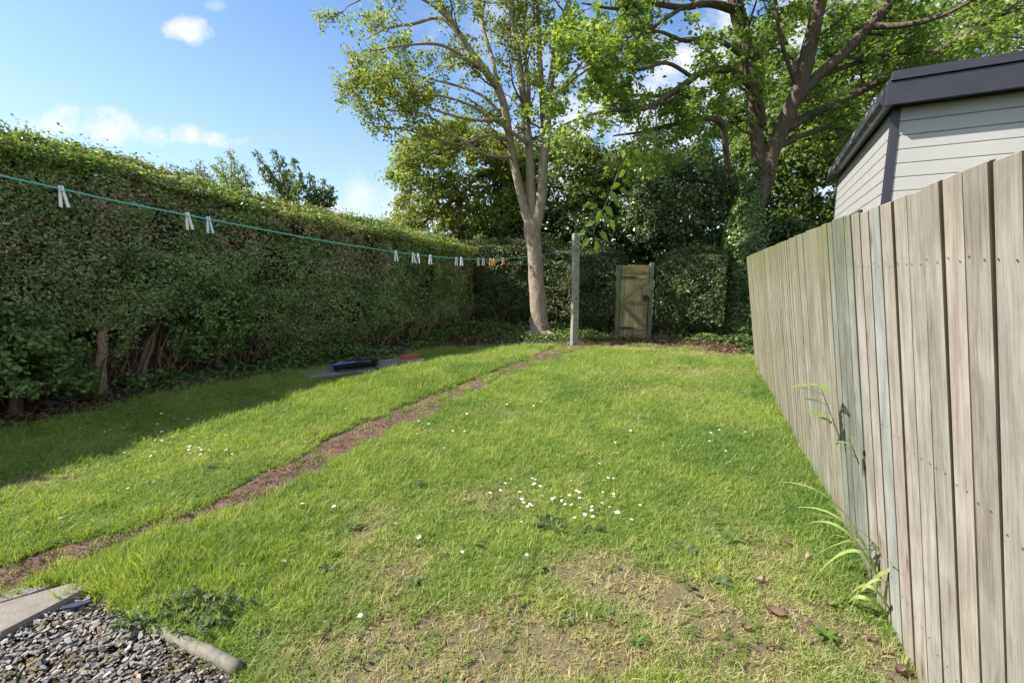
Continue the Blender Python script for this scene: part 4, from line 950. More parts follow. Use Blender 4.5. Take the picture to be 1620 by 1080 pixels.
# ------------------------------------------------------------------ gate
def gate():
    wood = wood_mat('gate_board', (.21, .195, .11), (.38, .35, .21), (.52, .47, .31), (.10, .12, .05), .5, bumpd=.004)
    fr = wood_mat('gate_rail_timber', (.12, .11, .055), (.23, .205, .11), (.33, .29, .17), axis='X'); post = wood_mat('green_post', (.07, .09, .055), (.13, .16, .11), (.2, .22, .15))
    iron = flat_mat('black_iron', (.015, .015, .016), .5, .5)
    a = P(979, 537); b = P(1024, 538); W = .635; yaw = math.atan2(-.05, 1)
    root = empty('gate', (a.x, a.y, 0), 'weathered wooden ledged and braced gate set between the two back hedges', 'gate', rz=yaw); Ht = 1.72
    n = 6; pw = W/n
    for i in range(n):
        mb = MB(); mb.box((i*pw+.003, 0, .05), ((i+1)*pw-.003, .02, Ht-.03+random.uniform(-.008, .008)), chamfer=.002); o = mb.build('board', wood, root, False)
        k = random.uniform(.8, 1.2); o.color = (k, k, k*random.uniform(.85, 1.05), 1)
    for z in (.27, .86, 1.43):
        mb = MB(); mb.box((.01, -.026, z-.04), (W-.01, -.002, z+.04), chamfer=.003); mb.build('ledge', fr, root, False)
    mb = MB(); mb.box((.01, -.024, 1.52), (W-.01, -.001, 1.70), chamfer=.003); o = mb.build('ledge', fr, root, False); o['label'] = 'wide top board of the gate'; o.color = (1.1, 1.05, .95, 1)
    for (x0, z0, x1, z1) in ((.06, .93, W-.05, 1.37), (.07, .80, W-.05, .33)):
        d = Vector((x1-x0, 0, z1-z0)); M = Matrix.Translation((x0, -.014, z0)) @ Matrix.Rotation(-math.atan2(d.z, d.x), 4, 'Y')
        mb = MB(); mb.box((0, -.014, -.035), (d.length, .010, .035), chamfer=.002)
        o = mb.build('brace', fr, root, False); o.matrix_local = M
    mb = MB(); mb.box((W+.01, -.04, -.1), (W+.095, .05, Ht+.04), chamfer=.006); mb.build('gate_post', post, root, False)
    mb = MB(); mb.box((-.10, -.03, -.1), (-.01, .06, Ht-.02), chamfer=.006); mb.build('gate_post', post, root, False)
    mb = MB(); mb.box((W-.12, -.045, .90), (W-.005, -.027, 1.0), chamfer=.003); mb.box((W-.14, -.05, 1.0), (W-.02, -.03, 1.03)); mb.tube([(W-.02, -.04, .98), (W-.02, -.04, .33)], .008, 6); mb.build('latch', iron, root, False)
    for z in (.27, 1.43):
        mb = MB(); mb.box((.0, -.031, z-.015), (.32, -.0265, z+.015)); mb.build('hinge', iron, root, False)
gate()

# ------------------------------------------------------------------ washing line post
def post():
    conc = stone_mat('lichened_post', (.20, .19, .165), (.38, .36, .32), 9, .9, (.17, .18, .10), .5, .004); dk = flat_mat('rusty_bolt', (.05, .035, .03), .7)
    b = P(908, 546); root = empty('washing_line_post', (b.x, b.y, 0), 'tall square grey post with bolt holes standing at the end of the lawn', 'post', rz=R(12)); w = .068; H = 2.33
    mb = MB(); vs = []
    for z, k in ((-.3, 1.06), (.0, 1.05), (.6, 1.0), (1.2, 1.0), (1.8, .98), (H-.02, .97), (H, .85)):
        for (x, y) in ((-w, -w+.012), (-w+.012, -w), (w-.012, -w), (w, -w+.012), (w, w-.012), (w-.012, w), (-w+.012, w), (-w, w-.012)): vs.append((x*k+.006*math.sin(z*2), y*k, z))
    n = 8; mb.add(vs, [(r*n+i, r*n+(i+1) % n, (r+1)*n+(i+1) % n, (r+1)*n+i) for r in range(6) for i in range(n)]+[tuple(range(6*n, 7*n))]); mb.build('shaft', conc, root, False)
    for z in (.55, 1.0, 1.42, 2.12, 2.24):
        mb = MB(); mb.tube([(random.uniform(-.02, .02), -w-.008, z), (0, -w+.01, z)], .013, 8); mb.build('bolt', dk, root, False)
    mb = MB(); ring = [(.0+.028*math.cos(t), -w-.02+.0*t, 2.0+.028*math.sin(t)) for t in np.linspace(0, 6.283, 13)]; mb.tube(ring, .004, 5); mb.build('line_hook', dk, root, False)
    return b
pb = post()

# ------------------------------------------------------------------ washing line and pegs
line_ctrl = [(-3.05, -1.4, 2.32), (-2.5, 0.0, 2.06), (-2.12, .95, 1.935), (-1.80, 1.8, 1.835), (-1.64, 2.2, 1.775), (-1.14, 3.4, 1.672), (-.62, 4.7, 1.655), (-.10, 6.0, 1.70), (.6, 7.8, 1.84), (pb.x-.02, pb.y-.09, 2.0)]
def line_z_fix():
    """make the line pass the heights read in the photograph"""
    rd = [(0, 278), (97, 299), (297, 341), (330, 350), (626, 400), (723, 409), (797, 409)]
    out = []
    for (x, y, z) in line_ctrl:
        u = 810+F*x/(y*math.cos(PITCH)+(CAM_H-z)*math.sin(PITCH)) if y > .9 else None
        if u is not None and -30 < u < 800:
            v = np.interp(u, [a for a, b in rd], [b for a, b in rd]); z = at(u, v, y).z
        out.append((x, y, z))
    return out
line_pts = smooth_path(line_z_fix(), 14)
M_line = flat_mat('turquoise_cord', (.10, .42, .38), .45, nscale=200)
mb = MB(); mb.tube(line_pts, .0032, 6); o = mb.build('washing_line', M_line); tag(o, 'turquoise plastic cord washing line sagging across the garden to the post', 'washing line')
LP = np.array(line_pts)
def peg_mesh(seed):
    r = random.Random(seed); objs = []
    for s in (-1, 1):
        mb = MB(); pr = [(.0015, .012), (.006, .013), (.008, .004), (.0075, -.006), (.010, -.02), (.0145, -.062), (.0060, -.066), (.0025, -.03), (.0008, -.006)]
        if r.random() < 2:
            vs = [(s*x, y, z) for y in (-.0052, .0052) for (x, z) in pr]; n = len(pr)
            mb.add(vs, [tuple(range(n)), tuple(range(2*n-1, n-1, -1))]+[(i, n+i, n+(i+1) % n, (i+1) % n) for i in range(n)])
        objs.append(mb)
    return objs
peg_cols = {'white': (.78, .78, .76), 'blue': (.48, .68, .80), 'cream': (.76, .75, .66), 'lilac': (.52, .45, .58), 'pink': (.62, .46, .44), 'navy': (.03, .04, .13), 'orange': (.80, .38, .12)}
PM = {k: flat_mat(k+'_peg_plastic', v, .4, .5, nscale=80, var=.06) for k, v in peg_cols.items()}
M_spring = flat_mat('peg_spring', (.4, .4, .4), .3, .5, .9)
pegs = [(97, 'white', 'white peg on the washing line, the nearest of all to the camera'), (297, 'cream', 'cream peg on the washing line, just before the pale blue one'),
        (330, 'blue', 'pale blue peg on the washing line over the left hedge'), (626, 'white', 'white peg alone on the line, left of the close white pair'),
        (653.5, 'white', 'white splayed peg touching the navy peg on its left'), (657.5, 'navy', 'dark navy peg squeezed between two white pegs'), (661.5, 'white', 'white upright peg touching the navy peg on its right'),
        (681, 'white', 'white peg right of the navy peg, splayed legs'), (722, 'white', 'white peg, left one of the small pair halfway to the trunk'), (730, 'white', 'white peg, right one of the small pair halfway to the trunk'),
        (756.5, 'pink', 'dull pink peg on the line before the orange ones'), (765, 'lilac', 'lilac peg on the line between the pink and orange ones'), (776, 'orange', 'orange peg, left one of a close orange pair'), (781, 'orange', 'orange peg, right one of a close orange pair'),
        (796, 'orange', 'orange peg, last on the line before the pale trunk')]
uu = np.array([810+F*p[0]/(p[1]*math.cos(PITCH)+(CAM_H-p[2])*math.sin(PITCH)) if p[1] > .9 else -9999 for p in LP])
for i, (u, cn, lab) in enumerate(pegs):
    p = np.array([np.interp(u, uu, LP[:, k]) for k in range(3)]); sc = 1.08*(1.0 if p[1] < 3 else 1.08)
    yaw = math.atan2(p[0], p[1])*-1+random.uniform(-.3, .3)
    root = empty('clothes_peg', tuple(p), lab, 'clothes peg', 'clothes pegs on the washing line', rz=yaw); root.scale = (sc, sc, sc); root.rotation_euler = (0, random.uniform(-.08, .08), yaw)
    for mbm in peg_mesh(i):
        mbm.build('peg_leg', PM[cn], root, False)
    mb = MB(); mb.tube([(0, -.0075, -.008), (0, .0075, -.008)], .0048, 8); mb.build('spring', M_spring, root, False)

# ------------------------------------------------------------------ slabs with tray, brick and odds and ends
def slabs():
    conc = stone_mat('old_concrete', (.16, .15, .135), (.31, .29, .26), 7, .9, (.10, .11, .05), .4, .006)
    a = P(492, 596, .06); b = P(670, 570, .06); d = (b-a); d.z = 0; Ln = d.length; d.normalize(); ang = math.atan2(d.y, d.x); zt = .075
    def slab(x0, x1, y0, y1, z, label, tilt=0):
        g = a+d*x0; root = bpy.data.objects.new('concrete_slab', None)
        mb = MB(); mb.box((0, y0, -.05), (x1-x0, y1, 0), chamfer=.008, jit=.003); me = mb.mesh('concrete_slab', [conc]); o = bpy.data.objects.new('concrete_slab', me); COL.objects.link(o)
        bpy.data.objects.remove(root); o.location = (g.x, g.y, z+float(gz(g.x, g.y))); o.rotation_euler = (tilt, 0, ang); tag(o, label, 'slab', 'old concrete slabs beside the hedge'); return o
    slab(-.02, .98, -.02, .46, zt-.015, 'grey concrete slab under the black tray, the one nearer the camera', .02)
    slab(1.0, Ln+.04, -.0, .45, zt, 'grey concrete slab under the red brick beside the hedge', -.01)
    fr = Matrix.Translation((a.x, a.y, float(gz(a.x, a.y)))) @ Matrix.Rotation(ang, 4, 'Z')
    # brick
    bm = stone_mat('red_brick', (.30, .10, .055), (.45, .17, .09), 20, .9, None, 0, .004)
    mb = MB(); mb.box((-.11, -.05, 0), (.11, .05, .062), chamfer=.006, jit=.002); o = mb.build('brick', bm); o.matrix_world = fr @ Matrix.Translation((1.72, .22, zt+.002)) @ Matrix.Rotation(.15, 4, 'Z')
    o.scale = (1.5, 1.5, 1.25); tag(o, 'single red brick lying on the farther concrete slab', 'brick')
    # black oval tray, open topped
    blk = flat_mat('black_plastic', (.012, .013, .016), .3, .5, nscale=20); root = empty('plant_tray', (0, 0, 0), 'shallow black oval plastic tray lying across the slabs', 'tray')
    root.matrix_world = fr @ Matrix.Translation((.72, .17, zt-.012)); root.rotation_euler = (0, .03, ang+.05)
    def oval(rx, ry, z, n=40): return [(rx*np.sign(math.cos(t))*abs(math.cos(t))**.7, ry*np.sign(math.sin(t))*abs(math.sin(t))**.7, z) for t in np.linspace(0, 2*math.pi, n, endpoint=False)]
    n = 40; rings = [oval(.30, .15, .0), oval(.34, .19, .085), oval(.365, .215, .095), oval(.365, .215, .085), oval(.352, .203, .08), oval(.31, .16, -.004)]
    inn = [oval(.295, .145, .008), oval(.335, .185, .09)]
    vs = inn[0]+inn[1]+rings[2]+rings[3]+rings[4]+rings[5]; fs = [tuple(range(n))]
    for r_ in range(5): fs += [(r_*n+i, r_*n+(i+1) % n, (r_+1)*n+(i+1) % n, (r_+1)*n+i) for i in range(n)]
    fs.append(tuple(range(6*n-1, 5*n-1, -1)))
    mb = MB(); mb.add(vs, fs, 0, True); mb.build('tray_body', blk, root, False)
    # faint white lettering strokes on the near wall of the tray
    wm = flat_mat('faded_white_print', (.55, .55, .55), .6); mb = MB(); r = random.Random(2); x = .02
    for k in range(9):
        w = r.uniform(.012, .02); h = r.uniform(.014, .026)
        x0 = x; yb = lambda xx, zz: -.15*(1-abs(xx/.30)**3.0)**.5-.045*(zz/.085)-.006
        for (q0, q1) in (((0, 0), (0, h)), ((0, h), (w, h*.8)), ((w, h*.8), (w*.3, 0)))[:r.choice((2, 3))]:
            A = Vector((x0+q0[0], yb(x0+q0[0], .03+q0[1]), .03+q0[1])); B = Vector((x0+q1[0], yb(x0+q1[0], .03+q1[1]), .03+q1[1])); mb.tube([A, B], .0018, 4)
        x += w+.007
    mb.build('lettering', wm, root, False)
    # blue hand tool and orange handle in the tray
    blue = flat_mat('blue_plastic', (.02, .20, .62), .3); org = flat_mat('orange_plastic', (.62, .17, .07), .5)
    root = empty('hand_tool', (0, 0, 0), 'bright blue plastic scoop resting on the left rim of the black tray', 'hand tool'); root.matrix_world = fr @ Matrix.Translation((.42, .1, zt+.075)); root.rotation_euler = (0, -.1, ang-.35)
    mb = MB(); vs = []
    for i in range(7):
        f = i/6; w = .055*math.sin(.5+f*2.3); 
        for j in range(5):
            q = (j-2)/2; vs.append((-.11+.2*f, w*q, .022*q*q+.004))
    mb.add(vs, [(i*5+j, (i+1)*5+j, (i+1)*5+j+1, i*5+j+1) for i in range(6) for j in range(4)], 0, True)
    vs2 = [(x, y, z-.004) for (x, y, z) in vs]; mb.add(vs2, [(i*5+j, i*5+j+1, (i+1)*5+j+1, (i+1)*5+j) for i in range(6) for j in range(4)], 0, True); mb.build('scoop_blade', blue, root, False)
    mb = MB(); mb.tube([(.08, 0, .01), (.14, 0, .018), (.24, 0, .02), (.27, 0, .02)], [.009, .013, .015, .008], 10); mb.build('handle', blue, root, False)
    o = None; mb = MB(); mb.box((-.07, -.028, 0), (.07, .028, .04), chamfer=.008, jit=.003); o = mb.build('brick_piece', bm); o.matrix_world = fr @ Matrix.Translation((.55, .26, zt+.06)) @ Matrix.Rotation(.2, 4, 'Z'); tag(o, 'small broken piece of orange brick lying in the black tray', 'brick piece')
slabs()

# ------------------------------------------------------------------ near corner: paving, edging log, slate chips
def corner():
    conc = stone_mat('path_concrete', (.17, .15, .13), (.30, .27, .24), 6, .9, (.15, .13, .06), .35, .006)
    def slab(px, label, h=.035):
        top = [P(u, v, h) for (u, v) in px]; c = sum(top, Vector())/len(top); mb = MB(); n = len(top)
        inn = [c+(t-c)*(1-.012/max(.05, (t-c).length)) for t in top]
        vs = [Vector((t.x, t.y, -.06)) for t in top]+[Vector((t.x, t.y, h-.012)) for t in top]+inn
        mb.add([v-Vector((c.x, c.y, 0)) for v in vs], [(i, (i+1) % n, n+(i+1) % n, n+i) for i in range(n)]+[(n+i, n+(i+1) % n, 2*n+(i+1) % n, 2*n+i) for i in range(n)]+[tuple(range(2*n, 3*n))])
        o = mb.build('paving_slab', conc); o.location = (c.x, c.y, 0); tag(o, label, 'paving slab', 'paving slabs at the gravel corner'); return o
    slab([(-120, 1030), (-130, 968), (0, 952), (60, 935), (120, 919), (136, 930), (90, 955), (0, 1001)], 'long worn concrete slab between the slate chips and the grass')
    slab([(-30, 948), (20, 930), (68, 918), (82, 926), (50, 938), (-20, 958)], 'short broken concrete slab sunk where the earth path begins', .022)
    # round timber edging
    wd = stone_mat('edging_timber', (.12, .11, .085), (.30, .275, .23), 22, .95, (.10, .115, .05), .7, .006)
    a = P(285, 1012, .01); b = P(378, 1058, .02); a0 = P(160, 944, -.012)
    root = empty('edging_log', (b.x, b.y, 0), 'half buried round grey timber log edging the slate chips', 'edging log'); mb = MB()
    pts = smooth_path([tuple(a0), tuple(P(215, 975, -.012)), tuple(a), tuple(a.lerp(b, .5)+Vector((0, 0, .003))), tuple(b)], 5); mb.tube(pts, [.021]*8+[.026]*(len(pts)-8), 14, wob=.03); mb.build('log', wd, root)
    # slate chips
    cm = leaf_mat('slate', 0.0, .6, .4, 'INSTANCER', (1, 1, 1)); var = []
    for k in range(10):
        r = random.Random(k+5); n = r.choice((4, 5, 6)); mb = MB(); h = r.uniform(.10, .3); an = sorted(r.uniform(0, 6.283) for _ in range(n)); an = [i*6.283/n+r.uniform(-.35, .35) for i in range(n)]
        rr = [r.uniform(.35, .6) for _ in range(n)]; e = r.uniform(.5, .9)
        vs = [(rr[i]*math.cos(an[i]), e*rr[i]*math.sin(an[i]), -h/2) for i in range(n)]+[(.9*rr[i]*math.cos(an[i])+r.uniform(-.04, .04), .9*e*rr[i]*math.sin(an[i]), h/2+r.uniform(-.05, .05)) for i in range(n)]
        mb.add(vs, [tuple(range(n-1, -1, -1)), tuple(range(n, 2*n))]+[(i, (i+1) % n, n+(i+1) % n, n+i) for i in range(n)]); var.append(mb.mesh('chip', [cm]))
    n = 60000; X = RNG.uniform(-3.2, -.3, n); Y = RNG.uniform(-.5, 2.3, n); k = inpoly(X, Y, gravel_poly); 
    sl = [tuple(P(u, v)) for (u, v) in [(-120, 1030), (-130, 968), (0, 952), (60, 935), (120, 919), (136, 930), (90, 955), (0, 1001)]]
    k &= ~inpoly(X, Y, sl) & (Y > .6); X, Y = X[k], Y[k]; n = len(X); s = .007+.022*RNG.random(n)**2.5
    edge = np.minimum(1, pdist(X, Y, gravel_poly+[gravel_poly[0]])/.12); s *= .6+.4*edge
    c = mixcol((.11, .105, .10), (.27, .26, .25), RNG.random(n)); m = (RNG.random(n) < .16)[:, None]; c = np.where(m, np.array((.26, .19, .135)), c); m = (RNG.random(n) < .05)[:, None]; c = np.where(m, np.array((.42, .41, .40)), c)
    mo = (n2(X, Y, 7, 111, 3) > .58)[:, None] & (RNG.random(n) < .6)[:, None]; c = np.where(mo, np.array((.15, .12, .06)), c)
    z = gz(X, Y)+.0+RNG.random(n)*.022
    scatter('slate_chips', var, np.stack([X, Y, z], -1), np.stack([RNG.normal(0, .28, n), RNG.normal(0, .28, n), RNG.uniform(0, 6.28, n)], -1), np.stack([s*1.6, s*1.2, s*.8], -1), c)
    dm = flat_mat('dark_blue_slate', (.025, .032, .055), .4, .5, nscale=50)
    c = P(122, 957, .03); mb = MB(); vs = [(-.055, -.012, 0), (.0, -.02, 0), (.058, -.004, 0), (.05, .012, 0), (-.02, .015, 0), (-.06, .003, 0)]; n = 6
    vs = vs+[(x*.95, y*.9, .009) for (x, y, z) in vs]; mb.add(vs, [tuple(range(n-1, -1, -1)), tuple(range(n, 2*n))]+[(i, (i+1) % n, n+(i+1) % n, n+i) for i in range(n)])
    o = mb.build('slate_piece', dm); o.location = c; o.rotation_euler = (.1, -.08, .25); tag(o, 'long dark blue sliver of slate by the corner of the concrete slab', 'slate piece')
corner()

# ------------------------------------------------------------------ small plants, flowers, litter
def daisies():
    wh = flat_mat('daisy_petal', (.82, .80, .80), .6, .2); ye = flat_mat('daisy_centre', (.65, .42, .03), .7); gr = plant_mat('daisy_stem', (.09, .15, .03))
    meshes = []
    for k in range(4):
        r = random.Random(k); mb = MB(); n = 13; c = Vector((0, 0, .045)); R_ = .0105
        for i in range(n):
            a = 6.283*i/n+r.uniform(-.08, .08); d = Vector((math.cos(a), math.sin(a), .12+r.uniform(-.08, .12))); s = Vector((-math.sin(a), math.cos(a), 0)); L_ = R_*r.uniform(.9, 1.1)
            mb.add([c+d*.002, c+d*L_*.55-s*.0021, c+d*L_, c+d*L_*.55+s*.0021], [(0, 1, 2, 3)], 0)
        vs = [c+Vector((.0036*math.cos(t), .0036*math.sin(t), .0008)) for t in np.linspace(0, 6.283, 9)[:-1]]+[c+Vector((0, 0, .0032))]
        mb.add(vs, [(i, (i+1) % 8, 8) for i in range(8)], 1, True)
        mb.tube([(0, 0, -.005), (.002, 0, .025), tuple(c)], .0008, 4, 2, False); meshes.append(mb.mesh('daisy', [wh, ye, gr]))
    r = random.Random(77); spots = []
    def add(n, u, v, su, sv, lab, grp): 
        for _ in range(n): spots.append((r.gauss(u, su), r.gauss(v, sv), lab, grp))
    add(40, 905, 803, 42, 16, 'white daisy in the thick patch flowering in the middle of the lawn', 'daisies in the middle patch')
    add(16, 830, 775, 45, 14, 'white daisy scattered just behind the thick middle patch', 'daisies behind the middle patch')
    add(26, 245, 685, 45, 20, 'white daisy in the shaded grass before the left hedge', 'daisies in the hedge shade')
    add(22, 310, 722, 48, 12, 'white daisy along the edge of the hedge shadow', 'daisies along the shadow edge')
    add(20, 690, 660, 60, 25, 'tiny white daisy beside the middle of the earth path', 'daisies beside the path')
    add(14, 1050, 715, 70, 22, 'white daisy in the darker grass nearer the fence', 'daisies in the darker grass')
    add(18, 880, 640, 130, 25, 'tiny white daisy far off in the open lawn', 'daisies far off in the lawn')
    add(8, 640, 870, 160, 50, 'stray white daisy in the thin grass in front', 'stray daisies in front')
    for (u, v) in ((130, 686), (96, 833), (380, 912), (442, 908), (205, 783), (545, 655)): spots.append((u, v, 'stray white daisy standing alone in the left grass', 'lone daisies on the left'))
    proto = None
    for i, (u, v, lab, grp) in enumerate(spots):
        g = G(u, v)
        if float(path_d(np.array([g.x]), np.array([g.y]))[0]) < .03 or not inpoly(np.array([g.x]), np.array([g.y]), lawn_poly)[0]: continue
        o = bpy.data.objects.new('daisy', meshes[i % 4]); COL.objects.link(o); o.location = g; s = r.uniform(1.0, 1.4)*(1.0+.06*max(0, g.y-3)); o.scale = (s, s, 1.15+.25*r.random())
        o.rotation_euler = (r.gauss(.15, .25), r.gauss(0, .25), r.uniform(0, 6.28)); tag(o, lab, 'daisy', grp)
daisies()

def rosette(name, label, u, v, n, ln, wd, mat, seed, lift=.5, droop=.7, cat='weed', z=0, jag=0, group=None):
    r = random.Random(seed); g = G(u, v); root_o = None; mb = MB()
    for i in range(n):
        a = 6.283*i/n*1.618*2+r.uniform(-.3, .3); L_ = ln*r.uniform(.6, 1.15); w = wd*r.uniform(.7, 1.2); lf = lift*r.uniform(.4, 1.5); pts = []; K = 7
        for k in range(K):
            f = k/(K-1); rad = L_*f; zz = L_*(lf*f-droop*lf*f*f)*1.2+.003; pts.append(Vector((math.cos(a)*rad, math.sin(a)*rad, zz)))
        ws = [w*(.25+.0*k) if k == 0 else w*math.sin(.35+2.6*k/(K-1))*(1+(jag*(-1)**k)) for k in range(K)]; ws[-1] = w*.06
        mb.strip(pts, ws, Vector((-math.sin(a), math.cos(a), 0)), fold=.25)
    o = mb.build(name, mat); o.location = g+Vector((0, 0, .012)); tag(o, label, cat, group); return o
Mw1 = plant_mat('dark_weed_leaf', (.05, .095, .025)); Mw2 = plant_mat('fresh_weed_leaf', (.12, .2, .03)); Mw3 = plant_mat('grey_green_leaf', (.12, .17, .07))
rosette('weed_rosette', 'dark flat weed rosette under the front edge of the daisy patch', 868, 836, 14, .12, .022, Mw1, 1)
rosette('weed_rosette', 'small dark rosette just right of the daisy patch front', 935, 842, 10, .075, .017, Mw1, 2)
rosette('dandelion_plant', 'narrow leaved weed in the thin grass left of the daisy patch', 748, 868, 12, .085, .007, Mw2, 3, .7, .8, jag=.25)
rosette('weed_rosette', 'small pale leafed weed in the grass right of centre', 1085, 873, 9, .085, .020, Mw3, 4)
rosette('dandelion_plant', 'light green rosette growing in the bare straw coloured patch', 1007, 1022, 13, .05, .007, Mw2, 5, .9, .7)
rosette('dandelion_plant', 'broad leafed weed near the fence foot at the front', 1305, 1012, 12, .06, .009, Mw2, 6, .8, .7)
rosette('weed_rosette', 'dark leafy weed in the front left grass beyond the log', 560, 838, 9, .06, .014, Mw1, 7)
rosette('dock_plant', 'broad upright dock leaves at the foot of the hedge trunk', 152, 634, 5, .2, .035, Mw2, 8, 2.4, .3)
rosette('weed_rosette', 'pale tufted weed at the inner edge of the slate chips', 212, 990, 10, .07, .008, Mw2, 9, 1.4, .5)
rosette('weed_rosette', 'small dark weed in the lawn close to the path bend', 345, 742, 10, .085, .02, Mw1, 10)
_r = random.Random(12)
for (u, v, n_, l_, lab) in ((520, 905, 9, .06, 'small weed in the grass beyond the timber log'), (655, 925, 8, .05, 'small weed in the thin grass left of the pale twig'), (850, 905, 9, .05, 'tiny weed tuft at the back of the straw coloured patch'), (1160, 860, 10, .07, 'leafy weed between the centre weed and the fence'),
        (480, 800, 10, .07, 'leafy weed in the lush grass right of the path bend'), (1290, 760, 10, .09, 'leafy weed in the long grass at the fence foot'), (660, 770, 9, .06, 'dark weed tuft in the open lawn left of the daisies'), (240, 770, 9, .07, 'dark weed in the sunny strip left of the path'),
        (1060, 800, 9, .06, 'flat weed right of the daisy patch'), (900, 985, 8, .045, 'tiny green weed in the straw coloured patch'), (1140, 925, 9, .06, 'flat dark weed in the thin grass right of the bare patch')):
    rosette('weed_rosette', lab, u, v, n_, l_, l_*.2, _r.choice((Mw1, Mw3, Mw2)), int(u), .7, .8)

def feathery():
    g = G(318, 972); root = empty('leafy_weed', tuple(g), 'bushy feathery grey green weed beside the edging log', 'weed'); rng = np.random.default_rng(6)
    mb = MB(); lp = []; dr = []
    for i in range(70):
        a = rng.uniform(0, 6.28); e = rng.uniform(.25, 1.1); L_ = rng.uniform(.12, .25); d = np.array([math.cos(a)*math.cos(e), math.sin(a)*math.cos(e)*.7, math.sin(e)*.75]); p0 = np.array([rng.normal(0, .09), rng.normal(0, .045), 0.01])
        pts = [p0+d*L_*f-np.array([0, 0, .05*f*f]) for f in np.linspace(0, 1, 5)]; mb.tube(pts, [.0018]*5, 4)
        for k in range(26):
            f = rng.uniform(.2, 1); q = p0+d*L_*f-np.array([0, 0, .05*f*f]); s = np.cross(d, [0, 0, 1]); s /= np.linalg.norm(s); sg = (-1)**k; lp.append(q+s*sg*.008+rng.normal(size=3)*.003); dr.append(s*sg+d*.6)
    lp = np.array(lp)+np.array(g); n = len(lp); mb.build('stems', Mw3, root, False)
    c = mixcol((.10, .16, .06), (.2, .26, .12), rng.random(n)); nr = rng.normal(size=(n, 3))*.4+np.array([0, 0, 1])
    leaves('foliage', lp, nr, .026*rng.uniform(.7, 1.4, n), c, M_leaf_tree, root, .4, align=np.array(dr)*2).__setitem__('kind', 'stuff')
feathery()

def fence_pt(t, z, out):
    """a point on the fence face: t along from y=0, out = distance towards the lawn"""
    b = FA+FDIR*t; n = np.array([-FDIR[1], FDIR[0]]); k = out+z*math.tan(R(8.0))
    return Vector((b[0]+n[0]*k, b[1]+n[1]*k, z))
def long_grass():
    g = Vector((1.42, 1.62, 0)); root = empty('long_grass_clump', tuple(g), 'clump of long arching pale grass blades growing against the fence', 'grass clump')
    mat = plant_mat('long_grass_blade', (.36, .43, .15), .45, .45, .2)
    # each blade: base, knee, tip in pixels with depths read against the fence
    B = [((1400, 955), (1385, 850), (1262, 808)), ((1398, 950), (1350, 830), (1258, 802)), ((1404, 960), (1380, 850), (1280, 885)), ((1400, 955), (1345, 838), (1272, 830)), ((1408, 965), (1400, 872), (1322, 878)),
         ((1396, 948), (1365, 848), (1300, 790)), ((1418, 985), (1375, 920), (1336, 955)), ((1424, 990), (1440, 918), (1345, 962)), ((1414, 975), (1385, 905), (1500, 905)), ((1402, 958), (1360, 862), (1283, 920)), ((1410, 975), (1360, 940), (1336, 965)),
         ((1398, 950), (1370, 870), (1315, 845)), ((1395, 945), (1335, 800), (1230, 762)), ((1405, 965), (1420, 915), (1400, 880))]
    r = random.Random(8)
    for i, (b, k, t) in enumerate(B):
        bp = P(*b); Yb = bp.y; kp = at(k[0], k[1], Yb*1.0-.04-r.random()*.04); tp = at(t[0], t[1], Yb+(.15 if t[0] < 1400 else -.22)+r.uniform(-.05, .05))
        if i == 7: tp = at(1345, 962, Yb+.05); kp = at(1395, 908, Yb)
        sp = []
        for q in range(12):
            f = q/11; sp.append(bp*(1-f)**2+kp*2*f*(1-f)*1.0+tp*f*f if True else 0)
        # pull so that the curve passes near the knee
        sp = [p+(kp-(bp*.25+kp*.5+tp*.25))*(4*(q/11)*(1-q/11))*.8 for q, p in enumerate(sp)]
        side = Vector((r.uniform(-.2, .2), r.uniform(.3, 1), r.uniform(.2, .8))).normalized(); d = (sp[6]-sp[4]).normalized(); side = (side-d*side.dot(d)).normalized(); w = r.uniform(.0065, .0105)
        mb = MB(); mb.strip(sp, [w*(.5+.5*math.sin(min(1, q/4)*1.57))*(1-(max(0, q-6)/5.2)**1.6) for q in range(12)], side, fold=.3); mb.build('blade', mat, root)
long_grass()

def fern_weed(label, t, z0, sc, seed, n=5):
    r = random.Random(seed); g = fence_pt(t, z0, .0); root = empty('fence_weed', tuple(g), label, 'weed'); mat = plant_mat('pale_frond', (.26, .36, .09))
    st = [fence_pt(t, z0-.0+k*.045*sc*1.0, .03+.012*k*sc) for k in range(6)]; mb = MB(); mb.tube(st, [.003-.0003*k for k in range(6)], 5); mb.build('stem', mat, root)
    for i in range(n):
        b = st[min(5, 1+i)]; a = r.uniform(2.2, 4.0)+(.9 if i % 2 else -.4); d = Vector((math.cos(a), math.sin(a)*.8, r.uniform(-.1, .35))).normalized(); L_ = r.uniform(.09, .15)*sc; mb = MB(); s = d.cross(Vector((0, 0, 1))).normalized()
        mb.tube([b, b+d*L_*.5+Vector((0, 0, .008)), b+d*L_], [.0014, .001, .0006], 4)
        for k in range(9):
            f = .15+.85*k/8; q = b+d*L_*f+Vector((0, 0, .008*math.sin(f*3)))
            for sg in (-1, 1):
                l = .032*sc*(1-f*.72); e = (s*sg+d*.45).normalized(); w = d*.0085*sc
                mb.add([q-w*.5, q+e*l*.5-w, q+e*l, q+e*l*.5+w, q+w*.5], [(0, 1, 2, 3, 4)])
        mb.build('frond', mat, root)
def t_on_fence(u): 
    a = (u-810)/F; Y = (FA[0]+a*-.1)/(a*math.cos(PITCH)-.42); return Y*math.hypot(.42, 1)
fern_weed('pale fern like weed poking out of the fence at the board step', 2.55, .62, 1.25, 1, 6)
fern_weed('small weed sprouting between boards, right of the fern like weed', 2.2, .60, .7, 2, 4)

